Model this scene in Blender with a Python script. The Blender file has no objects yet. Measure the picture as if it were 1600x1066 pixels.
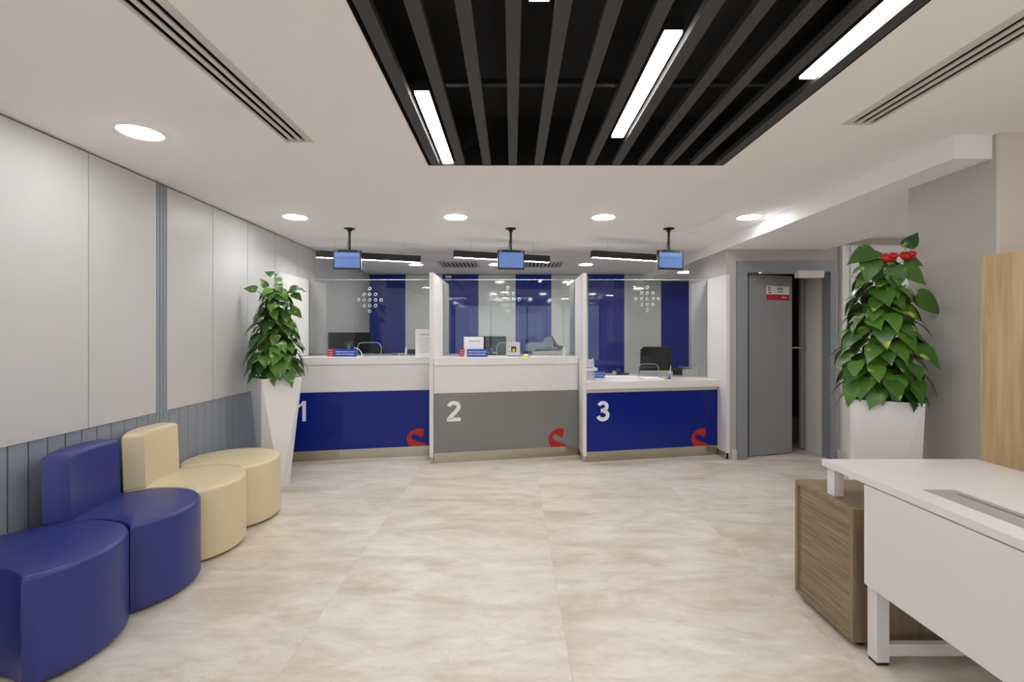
import bpy, bmesh, math, random
from mathutils import Vector, Matrix, Quaternion

random.seed(7)
SC = bpy.context.scene
COL = SC.collection
PI = math.pi
F = 730.0          # focal length in pixels of the 1600 px wide frame
EYE = 1.4
HZ = 521.0

# ------------------------------------------------------------------ camera, world, exposure
cam_d = bpy.data.cameras.new('camera'); cam = bpy.data.objects.new('camera', cam_d); COL.objects.link(cam)
cam.location = (0, 0, EYE); cam.rotation_euler = (PI/2, 0, 0)
cam_d.sensor_width = 36; cam_d.lens = F/1600*36; cam_d.shift_y = -12/1600; cam_d.clip_start = .05
SC.camera = cam
w = bpy.data.worlds.new('world'); SC.world = w; w.use_nodes = True
w.node_tree.nodes['Background'].inputs[0].default_value = (.84, .90, 1.0, 1)
w.node_tree.nodes['Background'].inputs[1].default_value = .7
SC.view_settings.view_transform = 'Standard'; SC.view_settings.look = 'None'
SC.view_settings.gamma = 1; SC.view_settings.use_curve_mapping = False
SC.view_settings.exposure = 1.35
SC.cycles.use_denoising = True
SC.cycles.max_bounces = 12; SC.cycles.diffuse_bounces = 7; SC.cycles.transparent_max_bounces = 16
SC.cycles.sample_clamp_indirect = 8
L_DOWN = 26.0      # radiance of the recessed downlights
L_LINE = 15.0      # radiance of the linear lights
WARM = (1.0, .985, .985)

# ------------------------------------------------------------------ materials
MATS = {}
def nt(name):
    m = bpy.data.materials.new(name); m.use_nodes = True
    t = m.node_tree; b = t.nodes['Principled BSDF']; MATS[name] = m
    return m, t, b
def srgb(r, g, b):
    f = lambda c: (c/255/12.92 if c/255 <= .04045 else ((c/255+.055)/1.055)**2.4)
    return (f(r), f(g), f(b), 1)
def plain(name, rgb, rough=.5, metal=0, coat=0, spec=.5, bump=0, bscale=60, var=0, vscale=3):
    m, t, b = nt(name)
    b.inputs['Base Color'].default_value = srgb(*rgb)
    b.inputs['Roughness'].default_value = rough; b.inputs['Metallic'].default_value = metal
    b.inputs['Coat Weight'].default_value = coat; b.inputs['Coat Roughness'].default_value = .04
    b.inputs['Specular IOR Level'].default_value = spec
    tc = t.nodes.new('ShaderNodeTexCoord')
    if var:
        n = t.nodes.new('ShaderNodeTexNoise'); n.inputs['Scale'].default_value = vscale; n.inputs['Detail'].default_value = 5
        t.links.new(tc.outputs['Object'], n.inputs['Vector'])
        mx = t.nodes.new('ShaderNodeMix'); mx.data_type = 'RGBA'
        c = srgb(*rgb)
        mx.inputs[6].default_value = tuple(v*(1-var) for v in c[:3])+(1,)
        mx.inputs[7].default_value = tuple(min(1, v*(1+var)) for v in c[:3])+(1,)
        t.links.new(n.outputs['Fac'], mx.inputs[0]); t.links.new(mx.outputs[2], b.inputs['Base Color'])
    if bump:
        n = t.nodes.new('ShaderNodeTexNoise'); n.inputs['Scale'].default_value = bscale; n.inputs['Detail'].default_value = 4
        t.links.new(tc.outputs['Object'], n.inputs['Vector'])
        bp = t.nodes.new('ShaderNodeBump'); bp.inputs['Strength'].default_value = bump; bp.inputs['Distance'].default_value = .01
        t.links.new(n.outputs['Fac'], bp.inputs['Height']); t.links.new(bp.outputs['Normal'], b.inputs['Normal'])
    return m
def emit(name, rgb, strength):
    m, t, b = nt(name)
    b.inputs['Base Color'].default_value = (.8, .8, .8, 1) if strength > 1 else (.01, .01, .02, 1)
    b.inputs['Emission Color'].default_value = tuple(rgb)+(1,); b.inputs['Emission Strength'].default_value = strength
    return m
def wood(name, dark, light, scale, stretch, rough=.45, lines=0):
    m, t, b = nt(name); b.inputs['Roughness'].default_value = rough
    tc = t.nodes.new('ShaderNodeTexCoord'); mp = t.nodes.new('ShaderNodeMapping'); mp.inputs['Scale'].default_value = stretch
    t.links.new(tc.outputs['Object'], mp.inputs['Vector'])
    n = t.nodes.new('ShaderNodeTexNoise'); n.inputs['Scale'].default_value = scale; n.inputs['Detail'].default_value = 6
    n.inputs['Roughness'].default_value = .6; n.inputs['Distortion'].default_value = .3
    t.links.new(mp.outputs[0], n.inputs['Vector'])
    r = t.nodes.new('ShaderNodeValToRGB'); r.color_ramp.elements[0].position = .36; r.color_ramp.elements[1].position = .64
    r.color_ramp.elements[0].color = srgb(*dark); r.color_ramp.elements[1].color = srgb(*light)
    t.links.new(n.outputs['Fac'], r.inputs[0]); t.links.new(r.outputs[0], b.inputs['Base Color'])
    return m

ceil_m = plain('ceiling_paint', (249, 247, 246), .9, bump=.02, bscale=30)
wall_m = plain('grey_paint', (190, 186, 180), .75, bump=.03, bscale=40)
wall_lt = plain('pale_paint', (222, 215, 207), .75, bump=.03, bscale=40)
panel_m = plain('light_wall_panel', (198, 198, 197), .42, bump=.03, bscale=25, var=.02, vscale=1.2)
slate_m = plain('slate_blue_paint', (140, 147, 158), .5, bump=.02, var=.03, vscale=4)
gap_m = plain('joint_grey', (88, 87, 86), .9)
white_m = plain('white_laminate', (222, 220, 218), .3, var=.01, vscale=2)
solid_m = plain('white_solid_surface', (228, 225, 220), .22)
trim_m = plain('white_trim', (212, 207, 200), .5)
blue_gl = plain('blue_back_painted_glass', (6, 32, 128), .07, spec=.28)
grey_gl = plain('grey_back_painted_glass', (128, 127, 124), .12, spec=.4)
blue_wall = plain('blue_wall_glass', (24, 46, 140), .05, spec=.5)
white_gl = plain('white_wall_glass', (206, 210, 205), .08, coat=.3)
num_m = plain('white_numeral_vinyl', (235, 235, 238), .5)
red_m = plain('red_emblem_vinyl', (178, 22, 24), .35)
door_m = plain('grey_door_paint', (140, 141, 143), .4, bump=.01)
frame_m = plain('grey_door_frame_paint', (136, 139, 144), .4)
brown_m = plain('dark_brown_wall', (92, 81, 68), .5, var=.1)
tan_m = plain('tan_patch', (160, 140, 108), .7)
black_m = plain('black_plastic', (16, 16, 17), .35)
matblack = plain('matt_black_metal', (20, 19, 18), .5)
void_m = plain('black_void_paint', (8, 8, 8), .9)
slat_m = plain('charcoal_slat', (66, 64, 63), .6, var=.08, vscale=14)
chrome_m = plain('chrome', (205, 205, 205), .15, metal=1)
silver_m = plain('silver_paint', (190, 186, 180), .3, metal=.4)
blue_le = plain('blue_leatherette', (44, 54, 122), .34, bump=.10, bscale=9, var=.03)
beige_le = plain('cream_leatherette', (214, 200, 164), .4, bump=.10, bscale=9, var=.02)
pot_m = plain('white_planter_gloss', (232, 231, 231), .22)
soil_m = plain('dark_soil', (38, 30, 24), .95, bump=.8, bscale=120)
stem_m = plain('green_stem', (86, 110, 42), .6)
pole_m = plain('brown_moss_pole', (74, 58, 36), .95, bump=.7, bscale=90)
flower_m = plain('red_flower', (190, 14, 18), .3)
oak_m = wood('oak_veneer', (176, 148, 106), (204, 176, 134), 3.2, (7, 7, .5), .45)
zebra_m = wood('taupe_striped_laminate', (110, 94, 74), (154, 136, 110), 5.0, (.7, .7, 20), .5)
zebra_v = wood('taupe_edge_laminate', (120, 103, 82), (146, 127, 103), 4.0, (10, 10, .6), .5)
paper_m = plain('white_paper', (226, 226, 228), .7)
ink_m = plain('dark_ink', (60, 60, 66), .7)
sign_b = plain('blue_sign_plastic', (30, 72, 158), .35)
sign_r = plain('red_sign_plastic', (178, 12, 36), .35)
yellow_m = plain('yellow_plastic', (222, 196, 30), .4)
dev_bl = plain('pale_blue_grey_plastic', (136, 154, 166), .4)
dev_dk = plain('dark_grey_green_plastic', (62, 72, 74), .4)
mesh_m = plain('dark_chair_mesh', (44, 48, 50), .8, bump=.3, bscale=220)
alu_m = plain('brushed_aluminium', (176, 175, 171), .4, metal=.25)
grey_pl = plain('mid_grey_plastic', (140, 140, 140), .5)
purple_m = plain('lilac_leaflet', (204, 196, 216), .6)
down_m = emit('downlight_lens', WARM, L_DOWN)
line_m = emit('linear_lens', WARM, L_LINE)
pend_m = emit('pendant_lens', WARM, L_LINE*1.7)
screen_m = emit('blue_lcd', (.13, .24, .56), .33)
screen_d = emit('blue_lcd_dark_band', (.07, .13, .36), .33)
screen_l = emit('blue_lcd_light', (.20, .33, .68), .33)

def steel():
    m, t, b = nt('stainless_steel')
    b.inputs['Base Color'].default_value = srgb(186, 178, 164); b.inputs['Metallic'].default_value = 1; b.inputs['Roughness'].default_value = .22
    tc = t.nodes.new('ShaderNodeTexCoord'); mp = t.nodes.new('ShaderNodeMapping'); mp.inputs['Scale'].default_value = (2, 2, .6)
    n = t.nodes.new('ShaderNodeTexNoise'); n.inputs['Scale'].default_value = 2.5; n.inputs['Detail'].default_value = 3
    bp = t.nodes.new('ShaderNodeBump'); bp.inputs['Strength'].default_value = .25; bp.inputs['Distance'].default_value = .05
    t.links.new(tc.outputs['Object'], mp.inputs[0]); t.links.new(mp.outputs[0], n.inputs['Vector'])
    t.links.new(n.outputs['Fac'], bp.inputs['Height']); t.links.new(bp.outputs['Normal'], b.inputs['Normal'])
    return m
steel_m = steel()

def marble():
    m, t, b = nt('beige_marble')
    b.inputs['Roughness'].default_value = .3
    tc = t.nodes.new('ShaderNodeTexCoord'); gi = t.nodes.new('ShaderNodeObjectInfo')
    off = t.nodes.new('ShaderNodeVectorMath'); off.operation = 'MULTIPLY_ADD'
    cx = t.nodes.new('ShaderNodeCombineXYZ')
    t.links.new(gi.outputs['Random'], cx.inputs[0]); t.links.new(gi.outputs['Random'], cx.inputs[1]); t.links.new(gi.outputs['Random'], cx.inputs[2])
    off.inputs[1].default_value = (37, 23, 11)
    t.links.new(cx.outputs[0], off.inputs[0]); t.links.new(tc.outputs['Object'], off.inputs[2])
    mp = t.nodes.new('ShaderNodeMapping'); mp.inputs['Scale'].default_value = (1, 2.6, 1); mp.inputs['Rotation'].default_value = (0, 0, .18)
    t.links.new(off.outputs[0], mp.inputs[0])
    def noise(s, d, dist=0):
        n = t.nodes.new('ShaderNodeTexNoise'); n.inputs['Scale'].default_value = s; n.inputs['Detail'].default_value = d
        n.inputs['Distortion'].default_value = dist; n.inputs['Roughness'].default_value = .62
        t.links.new(mp.outputs[0], n.inputs['Vector']); return n
    a = noise(1.3, 9, .8); c = noise(5.5, 8, .5); v = noise(1.7, 7, 1.6)
    r = t.nodes.new('ShaderNodeValToRGB')
    e = r.color_ramp.elements; e[0].position = .32; e[0].color = srgb(198, 186, 170); e[1].position = .68; e[1].color = srgb(228, 222, 213)
    x = e.new(.5); x.color = srgb(217, 209, 197)
    t.links.new(a.outputs['Fac'], r.inputs[0])
    r2 = t.nodes.new('ShaderNodeValToRGB'); e = r2.color_ramp.elements
    e[0].position = .35; e[0].color = (.86, .83, .80, 1); e[1].position = .6; e[1].color = (1, 1, 1, 1)
    t.links.new(c.outputs['Fac'], r2.inputs[0])
    mu = t.nodes.new('ShaderNodeMix'); mu.data_type = 'RGBA'; mu.blend_type = 'MULTIPLY'; mu.inputs[0].default_value = .8
    t.links.new(r.outputs[0], mu.inputs[6]); t.links.new(r2.outputs[0], mu.inputs[7])
    # thin veins
    s = t.nodes.new('ShaderNodeMath'); s.operation = 'SUBTRACT'; s.inputs[1].default_value = .5; t.links.new(v.outputs['Fac'], s.inputs[0])
    ab = t.nodes.new('ShaderNodeMath'); ab.operation = 'ABSOLUTE'; t.links.new(s.outputs[0], ab.inputs[0])
    mr = t.nodes.new('ShaderNodeMapRange'); mr.inputs[1].default_value = 0; mr.inputs[2].default_value = .012
    mr.inputs[3].default_value = .22; mr.inputs[4].default_value = 0; t.links.new(ab.outputs[0], mr.inputs[0])
    m2 = t.nodes.new('ShaderNodeMix'); m2.data_type = 'RGBA'; m2.inputs[7].default_value = srgb(170, 150, 128)
    t.links.new(mr.outputs[0], m2.inputs[0]); t.links.new(mu.outputs[2], m2.inputs[6])
    t.links.new(m2.outputs[2], b.inputs['Base Color'])
    return m
marble_m = marble()

def glass():
    m = bpy.data.materials.new('clear_glass'); m.use_nodes = True; t = m.node_tree; t.nodes.clear()
    o = t.nodes.new('ShaderNodeOutputMaterial'); tr = t.nodes.new('ShaderNodeBsdfTransparent'); gl = t.nodes.new('ShaderNodeBsdfGlossy')
    fr = t.nodes.new('ShaderNodeFresnel'); mx = t.nodes.new('ShaderNodeMixShader')
    tr.inputs[0].default_value = (.975, .99, .98, 1); gl.inputs['Roughness'].default_value = .01; fr.inputs[0].default_value = 1.42
    t.links.new(fr.outputs[0], mx.inputs[0]); t.links.new(tr.outputs[0], mx.inputs[1]); t.links.new(gl.outputs[0], mx.inputs[2])
    t.links.new(mx.outputs[0], o.inputs[0]); return m
glass_m = glass()
rim_m = plain('polished_glass_edge', (205, 214, 210), .25)
acryl_m = plain('clear_acrylic_edge', (214, 220, 228), .2)

def leafmat():
    m, t, b = nt('pothos_leaf'); b.inputs['Roughness'].default_value = .32
    tc = t.nodes.new('ShaderNodeTexCoord'); gi = t.nodes.new('ShaderNodeObjectInfo')
    n = t.nodes.new('ShaderNodeTexNoise'); n.noise_dimensions = '4D'; n.inputs['Scale'].default_value = 14; n.inputs['Detail'].default_value = 4
    mm = t.nodes.new('ShaderNodeMath'); mm.operation = 'MULTIPLY'; mm.inputs[1].default_value = 50
    t.links.new(gi.outputs['Random'], mm.inputs[0]); t.links.new(mm.outputs[0], n.inputs['W'])
    t.links.new(tc.outputs['Object'], n.inputs['Vector'])
    r = t.nodes.new('ShaderNodeValToRGB'); e = r.color_ramp.elements
    e[0].position = .61; e[0].color = (0, 0, 0, 1); e[1].position = .70; e[1].color = (1, 1, 1, 1)
    t.links.new(n.outputs['Fac'], r.inputs[0])
    g = t.nodes.new('ShaderNodeValToRGB'); e = g.color_ramp.elements
    e[0].color = srgb(34, 76, 28); e[1].color = srgb(84, 128, 42)
    t.links.new(gi.outputs['Random'], g.inputs[0])
    mx = t.nodes.new('ShaderNodeMix'); mx.data_type = 'RGBA'; mx.inputs[7].default_value = srgb(176, 192, 88)
    t.links.new(r.outputs[0], mx.inputs[0]); t.links.new(g.outputs[0], mx.inputs[6]); t.links.new(mx.outputs[2], b.inputs['Base Color'])
    b.inputs['Subsurface Weight'].default_value = 0
    return m
leaf_m = leafmat()

# ------------------------------------------------------------------ helpers
def NB(): return bmesh.new()
def box(bm, x0, x1, y0, y1, z0, z1):
    v = [bm.verts.new(p) for p in ((x0,y0,z0),(x1,y0,z0),(x1,y1,z0),(x0,y1,z0),(x0,y0,z1),(x1,y0,z1),(x1,y1,z1),(x0,y1,z1))]
    for f in ((3,2,1,0),(4,5,6,7),(0,1,5,4),(1,2,6,5),(2,3,7,6),(3,0,4,7)): bm.faces.new([v[i] for i in f])
    return v
def prism(bm, poly, z0, z1):
    a = [bm.verts.new((x, y, z0)) for x, y in poly]; b = [bm.verts.new((x, y, z1)) for x, y in poly]
    n = len(poly); bm.faces.new(a[::-1]); bm.faces.new(b)
    for i in range(n): bm.faces.new((a[i], a[(i+1) % n], b[(i+1) % n], b[i]))
    return a, b
def plate(bm, pts, o, u, v, n, t):
    """outline pts (2D) in the plane o + a*u + b*v, extruded by t along n"""
    o, u, v, n = Vector(o), Vector(u), Vector(v), Vector(n)
    A = [bm.verts.new(o+u*a+v*b) for a, b in pts]; B = [bm.verts.new(o+u*a+v*b+n*t) for a, b in pts]
    k = len(pts); bm.faces.new(A[::-1]); bm.faces.new(B)
    for i in range(k): bm.faces.new((A[i], A[(i+1) % k], B[(i+1) % k], B[i]))
def cyl(bm, c, r, h, seg=20, axis='Z', r2=None):
    m = Matrix.Translation(c)
    if axis == 'Y': m = m @ Matrix.Rotation(-PI/2, 4, 'X')
    if axis == 'X': m = m @ Matrix.Rotation(PI/2, 4, 'Y')
    m = m @ Matrix.Translation((0, 0, h/2))
    bmesh.ops.create_cone(bm, cap_ends=True, segments=seg, radius1=r, radius2=r if r2 is None else r2, depth=h, matrix=m)
def tube(bm, pts, r, seg=6, closed=False):
    pts = [Vector(p) for p in pts]; n = len(pts); rings = []
    for i, p in enumerate(pts):
        a = pts[(i-1) % n] if (i or closed) else p; b = pts[(i+1) % n] if (i < n-1 or closed) else p
        d = (b-a).normalized(); up = Vector((0, 0, 1)) if abs(d.z) < .9 else Vector((1, 0, 0))
        s = d.cross(up).normalized(); q = s.cross(d)
        rings.append([bm.verts.new(p+(s*math.cos(2*PI*k/seg)+q*math.sin(2*PI*k/seg))*r) for k in range(seg)])
    for i in range(n if closed else n-1):
        A, B = rings[i], rings[(i+1) % n]
        for k in range(seg): bm.faces.new((A[k], A[(k+1) % seg], B[(k+1) % seg], B[k]))
    if not closed: bm.faces.new(rings[0][::-1]); bm.faces.new(rings[-1])
def lathe(bm, prof, c=(0, 0, 0), seg=24):
    rings = []
    for r, z in prof:
        rings.append([bm.verts.new((c[0]+r*math.cos(2*PI*k/seg), c[1]+r*math.sin(2*PI*k/seg), c[2]+z)) for k in range(seg)])
    for A, B in zip(rings, rings[1:]):
        for k in range(seg): bm.faces.new((A[k], A[(k+1) % seg], B[(k+1) % seg], B[k]))
    bm.faces.new(rings[0][::-1]); bm.faces.new(rings[-1])
def bev(bm, off, seg=2, sel=None, ang=30):
    es = [e for e in bm.edges if (sel(e) if sel else (len(e.link_faces) == 2 and e.calc_face_angle(0) > math.radians(ang)))]
    bmesh.ops.bevel(bm, geom=es, offset=off, segments=seg, profile=.6, affect='EDGES', clamp_overlap=True)
def bbox(x0, x1, y0, y1, z0, z1, b=.004, seg=2):
    bm = NB(); box(bm, x0, x1, y0, y1, z0, z1); bev(bm, b, seg); return bm

def root_of(o):
    while o.parent: o = o.parent
    return o
def obj(name, bm, m, parent=None, local=False, smooth=False, label=None):
    bmesh.ops.recalc_face_normals(bm, faces=bm.faces)
    me = bpy.data.meshes.new(name)
    if parent is not None and not local:
        r = root_of(parent)
        bmesh.ops.transform(bm, matrix=(Matrix.Translation(r.location) @ r.rotation_euler.to_matrix().to_4x4()).inverted(), verts=bm.verts)
    bm.to_mesh(me); bm.free()
    if smooth:
        for p in me.polygons: p.use_smooth = True
        if smooth != 'all':
            try: me.set_sharp_from_angle(angle=math.radians(40))
            except Exception: pass
    if m is not None: me.materials.append(m)
    o = bpy.data.objects.new(name, me); COL.objects.link(o)
    if parent is not None: o.parent = parent
    if label: o['label'] = label
    return o
def thing(name, label, cat, loc=(0, 0, 0), rotz=0, group=None):
    o = bpy.data.objects.new(name, None); COL.objects.link(o); o.empty_display_size = .1
    o.location = loc; o.rotation_euler = (0, 0, rotz); o['label'] = label; o['category'] = cat
    if group: o['group'] = group
    return o
def tag(o, label, cat, group=None):
    o['label'] = label; o['category'] = cat
    if group: o['group'] = group
    return o
def struct(name, bm, m, label=None):
    o = obj(name, bm, m); o['kind'] = 'structure'
    if label: o['label'] = label
    return o
def single(name, bm, m, label, cat, group=None, smooth=False, base=None):
    """a one-mesh thing with its origin at its own base"""
    if base is None:
        vs = [v.co for v in bm.verts]
        base = Vector(((min(v.x for v in vs)+max(v.x for v in vs))/2, (min(v.y for v in vs)+max(v.y for v in vs))/2, min(v.z for v in vs)))
    bmesh.ops.translate(bm, vec=-Vector(base), verts=bm.verts)
    o = obj(name, bm, m, smooth=smooth); o.location = base
    return tag(o, label, cat, group)
def copy_tree(o, parent=None):
    c = o.copy(); COL.objects.link(c)
    if parent is not None: c.parent = parent
    for ch in list(o.children): copy_tree(ch, c)
    return c
def text_bm(s, w, h, o, u, v, n, t=.001, bold=0.0, spacing=1.0):
    """text fitted to w x h, lying in the plane o,u,v; thickness t along n"""
    cu = bpy.data.curves.new('txt', 'FONT'); cu.body = s; cu.offset = bold; cu.resolution_u = 4 if len(s) > 3 else 10
    cu.extrude = .5; cu.space_character = spacing
    ob = bpy.data.objects.new('txt', cu); COL.objects.link(ob)
    dg = bpy.context.evaluated_depsgraph_get(); me = bpy.data.meshes.new_from_object(ob.evaluated_get(dg))
    bpy.data.objects.remove(ob); bpy.data.curves.remove(cu)
    bm = NB(); bm.from_mesh(me); bpy.data.meshes.remove(me)
    xs = [q.co.x for q in bm.verts]; ys = [q.co.y for q in bm.verts]
    x0, x1, y0, y1 = min(xs), max(xs), min(ys), max(ys)
    o, u, v, n = Vector(o), Vector(u), Vector(v), Vector(n)
    for q in bm.verts:
        a = (q.co.x-x0)/(x1-x0)*w; b = (q.co.y-y0)/(y1-y0)*h; c = (q.co.z+.5)*t
        q.co = o+u*a+v*b+n*c
    return bm
def X(px, D): return (px-800)*D/F
def Z(py, D): return EYE+(HZ-py)*D/F
def hit(px, p0, p1):
    """point of the plan line p0-p1 seen at picture column px"""
    k = (px-800)/F; dx, dy = p1[0]-p0[0], p1[1]-p0[1]
    s = (k*p0[1]-p0[0])/(dx-k*dy); return (p0[0]+s*dx, p0[1]+s*dy)

CEIL = 2.46; SOF = 2.335; YB = 8.37

# ------------------------------------------------------------------ the shell
bm = NB(); box(bm, -2.75, 5.2, -4, 8.6, -.12, -.003)
floor = struct('floor', bm, plain('pale_grout', (196, 184, 168), .8), 'pale beige marble floor of large polished tiles')
TS = 1.2
tm = None
bmt = NB(); box(bmt, .0004, TS-.0004, .0004, TS-.0004, -.003, 0)
t0 = obj('tile', bmt, marble_m, floor)
first = True
for i in range(-3, 4):
    for j in range(-4, 8):
        x, y = .2465+i*TS, .35+j*TS
        if x > 5.1: continue
        o = t0 if first else t0.copy()
        if not first: COL.objects.link(o)
        first = False; o.location = (x, y, 0)

def slab(bm, X0, X1, Y0, Y1, z0, z1, holes):
    xs = sorted({X0, X1, *[h[0] for h in holes], *[h[1] for h in holes]}); ys = sorted({Y0, Y1, *[h[2] for h in holes], *[h[3] for h in holes]})
    for a, b in zip(xs, xs[1:]):
        for c, d in zip(ys, ys[1:]):
            mx, my = (a+b)/2, (c+d)/2
            if any(h[0] < mx < h[1] and h[2] < my < h[3] for h in holes): continue
            box(bm, a, b, c, d, z0, z1)
    bmesh.ops.remove_doubles(bm, verts=bm.verts, dist=1e-5)
    # drop the doubled inner faces
    seen = {}
    for f in list(bm.faces):
        k = tuple(sorted(v.index for v in f.verts)); seen.setdefault(k, []).append(f)
def clean_slab(bm):
    bm.verts.index_update(); seen = {}
    for f in bm.faces: seen.setdefault(frozenset(v.index for v in f.verts), []).append(f)
    dead = [f for fs in seen.values() if len(fs) > 1 for f in fs]
    bmesh.ops.delete(bm, geom=dead, context='FACES_ONLY')
SLAT = (-.527, 1.332, .15, 2.945)
SLOT_L = (-1.245, -1.100, -.3, 2.585); SLOT_R = (1.676, 1.826, -.3, 2.366)
SLOT_B = (-1.16, 1.6, 6.19, 6.22)
bm = NB(); slab(bm, -2.75, 5.2, -4, 8.6, CEIL, CEIL+.12, [SLAT, SLOT_L, SLOT_R, SLOT_B]); clean_slab(bm)
struct('ceiling', bm, ceil_m, 'off-white flat plaster ceiling')
bm = NB(); box(bm, 2.36, 3.5, 2.5, 8.5, SOF, CEIL)
struct('trim_1', bm, ceil_m, 'dropped white soffit running along the right side')
bm = NB(); box(bm, -1.3, 1.75, 6.1, 6.3, CEIL+.12, CEIL+.16)
struct('trim_2', bm, void_m, 'dark void above the narrow ceiling slot')

# left wall, slightly splayed
bm = NB(); box(bm, -.12, 0, -6.2, 6.35, 0, CEIL)
wl = obj('wall_left', bm, gap_m); wl['kind'] = 'structure'; wl['label'] = 'left wall of pale grey panels over slate blue boards'
wl.location = (-2.475, 2.24, 0); wl.rotation_euler = (0, 0, .0163)
def wpart(name, bm, m): return obj(name, bm, m, wl, local=True)
SB0, SB1 = 1.005, 1.105       # vertical slate strip
edges = [SB0-.53*k for k in range(0, 14)][::-1]
edges2 = [SB1+.525*k for k in range(0, 12)]
for seq in (edges, edges2):
    for a, b in zip(seq, seq[1:]):
        if b > 6.3: b = 6.3
        if b-a < .05: continue
        bm = NB(); box(bm, 0, .022, a+.003, b-.003, .85, CEIL-.012); wpart('wall_panel', bm, panel_m)
bm = NB(); box(bm, 0, .008, SB0, SB1, .80, CEIL-.012); wpart('strip_backing', bm, slate_m)
for k in range(3):
    a = SB0+.006+k*.0315; bm = NB(); box(bm, .008, .020, a, a+.025, .80, CEIL-.012); wpart('strip_rib', bm, slate_m)
bmp = NB(); v = box(bmp, 0, .017, .0, .088, 0, .852)
for q in v:
    if q.co.x > .01 and q.co.y < .01: q.co.x = .011
pk = None
y = SB0-.1*56+.04
while y < 6.2:
    if pk is None: pk = obj('plank', bmp, slate_m, wl, local=True); o = pk
    else: o = pk.copy(); COL.objects.link(o)
    o.location = (0, y, 0); y += .1

# back wall with glass stripes
bm = NB(); box(bm, -2.75, 5.2, YB+.02, YB+.15, 0, CEIL)
wb = struct('wall_back', bm, gap_m, 'back wall of alternating blue and white glass stripes')
edge_px = [463.5, 520.5, 577.5, 633.5, 691, 747.5, 805.5, 861.5, 919, 975.5, 1033, 1090, 1147, 1190]
for k, (a, b) in enumerate(zip(edge_px, edge_px[1:])):
    x0, x1 = X(a, YB), X(b, YB)
    if x1 < -2.6: continue
    x0 = max(x0, -2.7); m = blue_wall if k % 2 == 0 else white_gl
    if k < 2: m = white_gl
    bm = NB(); box(bm, x0+.001, x1-.001, YB, YB+.02, 0, CEIL-.01); obj('wall_panel', bm, m, wb)

# right side: grey pier, door wall, teller side wall
bm = NB(); box(bm, 2.57, 4.6, 2.48, 3.03, 0, CEIL)
struct('wall_right', bm, wall_m, 'plain grey pier behind the right-hand plant')
bm = NB(); box(bm, 2.5705, 4.6, 2.465, 2.48, 0, CEIL-.0005); struct('pier_lit_face', bm, wall_lt, 'front of the right-hand pier, coloured paler for the stronger light on it')  # same pier, its brighter lit front put into a paler colour
bm = NB(); box(bm, 3.3, 3.42, -4, 2.465, 0, CEIL); struct('wall_right_front', bm, wall_lt, 'plain pale wall on the right beyond the frame')
bm = NB()
for a in ((-2.75, -1.9, 0, CEIL), (2.9, 5.2, 0, CEIL), (-1.9, 2.9, 2.30, CEIL), (-1.9, 2.9, 0, .15)): box(bm, a[0], a[1], -4.12, -4, a[2], a[3])
struct('wall_front', bm, wall_lt, 'pale wall behind the viewer with an opening for the added window')
win = bpy.data.objects.new('fill_window', None); COL.objects.link(win); win['kind'] = 'structure'; win.location = (.5, -4.06, .15); win['label'] = 'unseen wide window added behind the viewer for fill light'  # unseen window, added so sky light fills the ceiling and front faces
for k in range(5):
    a = -1.9+k*1.2-.025; bm = NB(); box(bm, a, a+.05, -4.09, -4.03, .15, 2.30); obj('window_frame', bm, matblack, win)
for k in range(4):
    bm = NB(); box(bm, -1.9+k*1.2+.025, -1.9+(k+1)*1.2-.025, -4.065, -4.057, .15, 2.30); obj('pane', bm, glass_m, win)
bm = NB(); box(bm, 5.0, 5.15, 3.0, 8.5, 0, CEIL); struct('wall_far_right', bm, wall_m, 'grey wall closing the passage on the right')
DX0, DX1, DZ = X(1164, 5.2), X(1296, 5.2), 2.09
bm = NB()
for a in ((2.385, DX0, 5.2, 5.32, 0, CEIL), (DX1, 5.0, 5.2, 5.32, 0, CEIL), (DX0, DX1, 5.2, 5.32, DZ, CEIL)): box(bm, *a)
struct('wall_door', bm, wall_m, 'grey wall holding the grey door')
bm = NB(); box(bm, 2.385, 2.56, 5.32, 6.30, 0, CEIL); struct('wall_partition', bm, wall_m, 'end wall right of the third counter')
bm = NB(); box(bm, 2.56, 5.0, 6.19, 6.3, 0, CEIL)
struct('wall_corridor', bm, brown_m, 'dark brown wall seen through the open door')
bm = NB(); box(bm, DX1-.005, DX1+.1, 5.321, 5.615, 0, CEIL-.13)
struct('wall_corridor_side', bm, white_m, 'white side wall just inside the door')
# baseboards
bm = NB(); box(bm, 2.44, X(1152, 5.2), 5.18, 5.2, 0, .11); struct('baseboard_door', bm, trim_m, 'white baseboard left of the grey door')
bm = NB(); box(bm, X(1306, 5.2), X(1317, 5.2), 5.18, 5.2, 0, .11); struct('baseboard_passage', bm, trim_m, 'white baseboard right of the grey door')
bm = NB(); box(bm, 2.55, 2.57, 2.50, 3.03, 0, .10); struct('baseboard_right', bm, trim_m, 'white baseboard of the grey pier')

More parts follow.
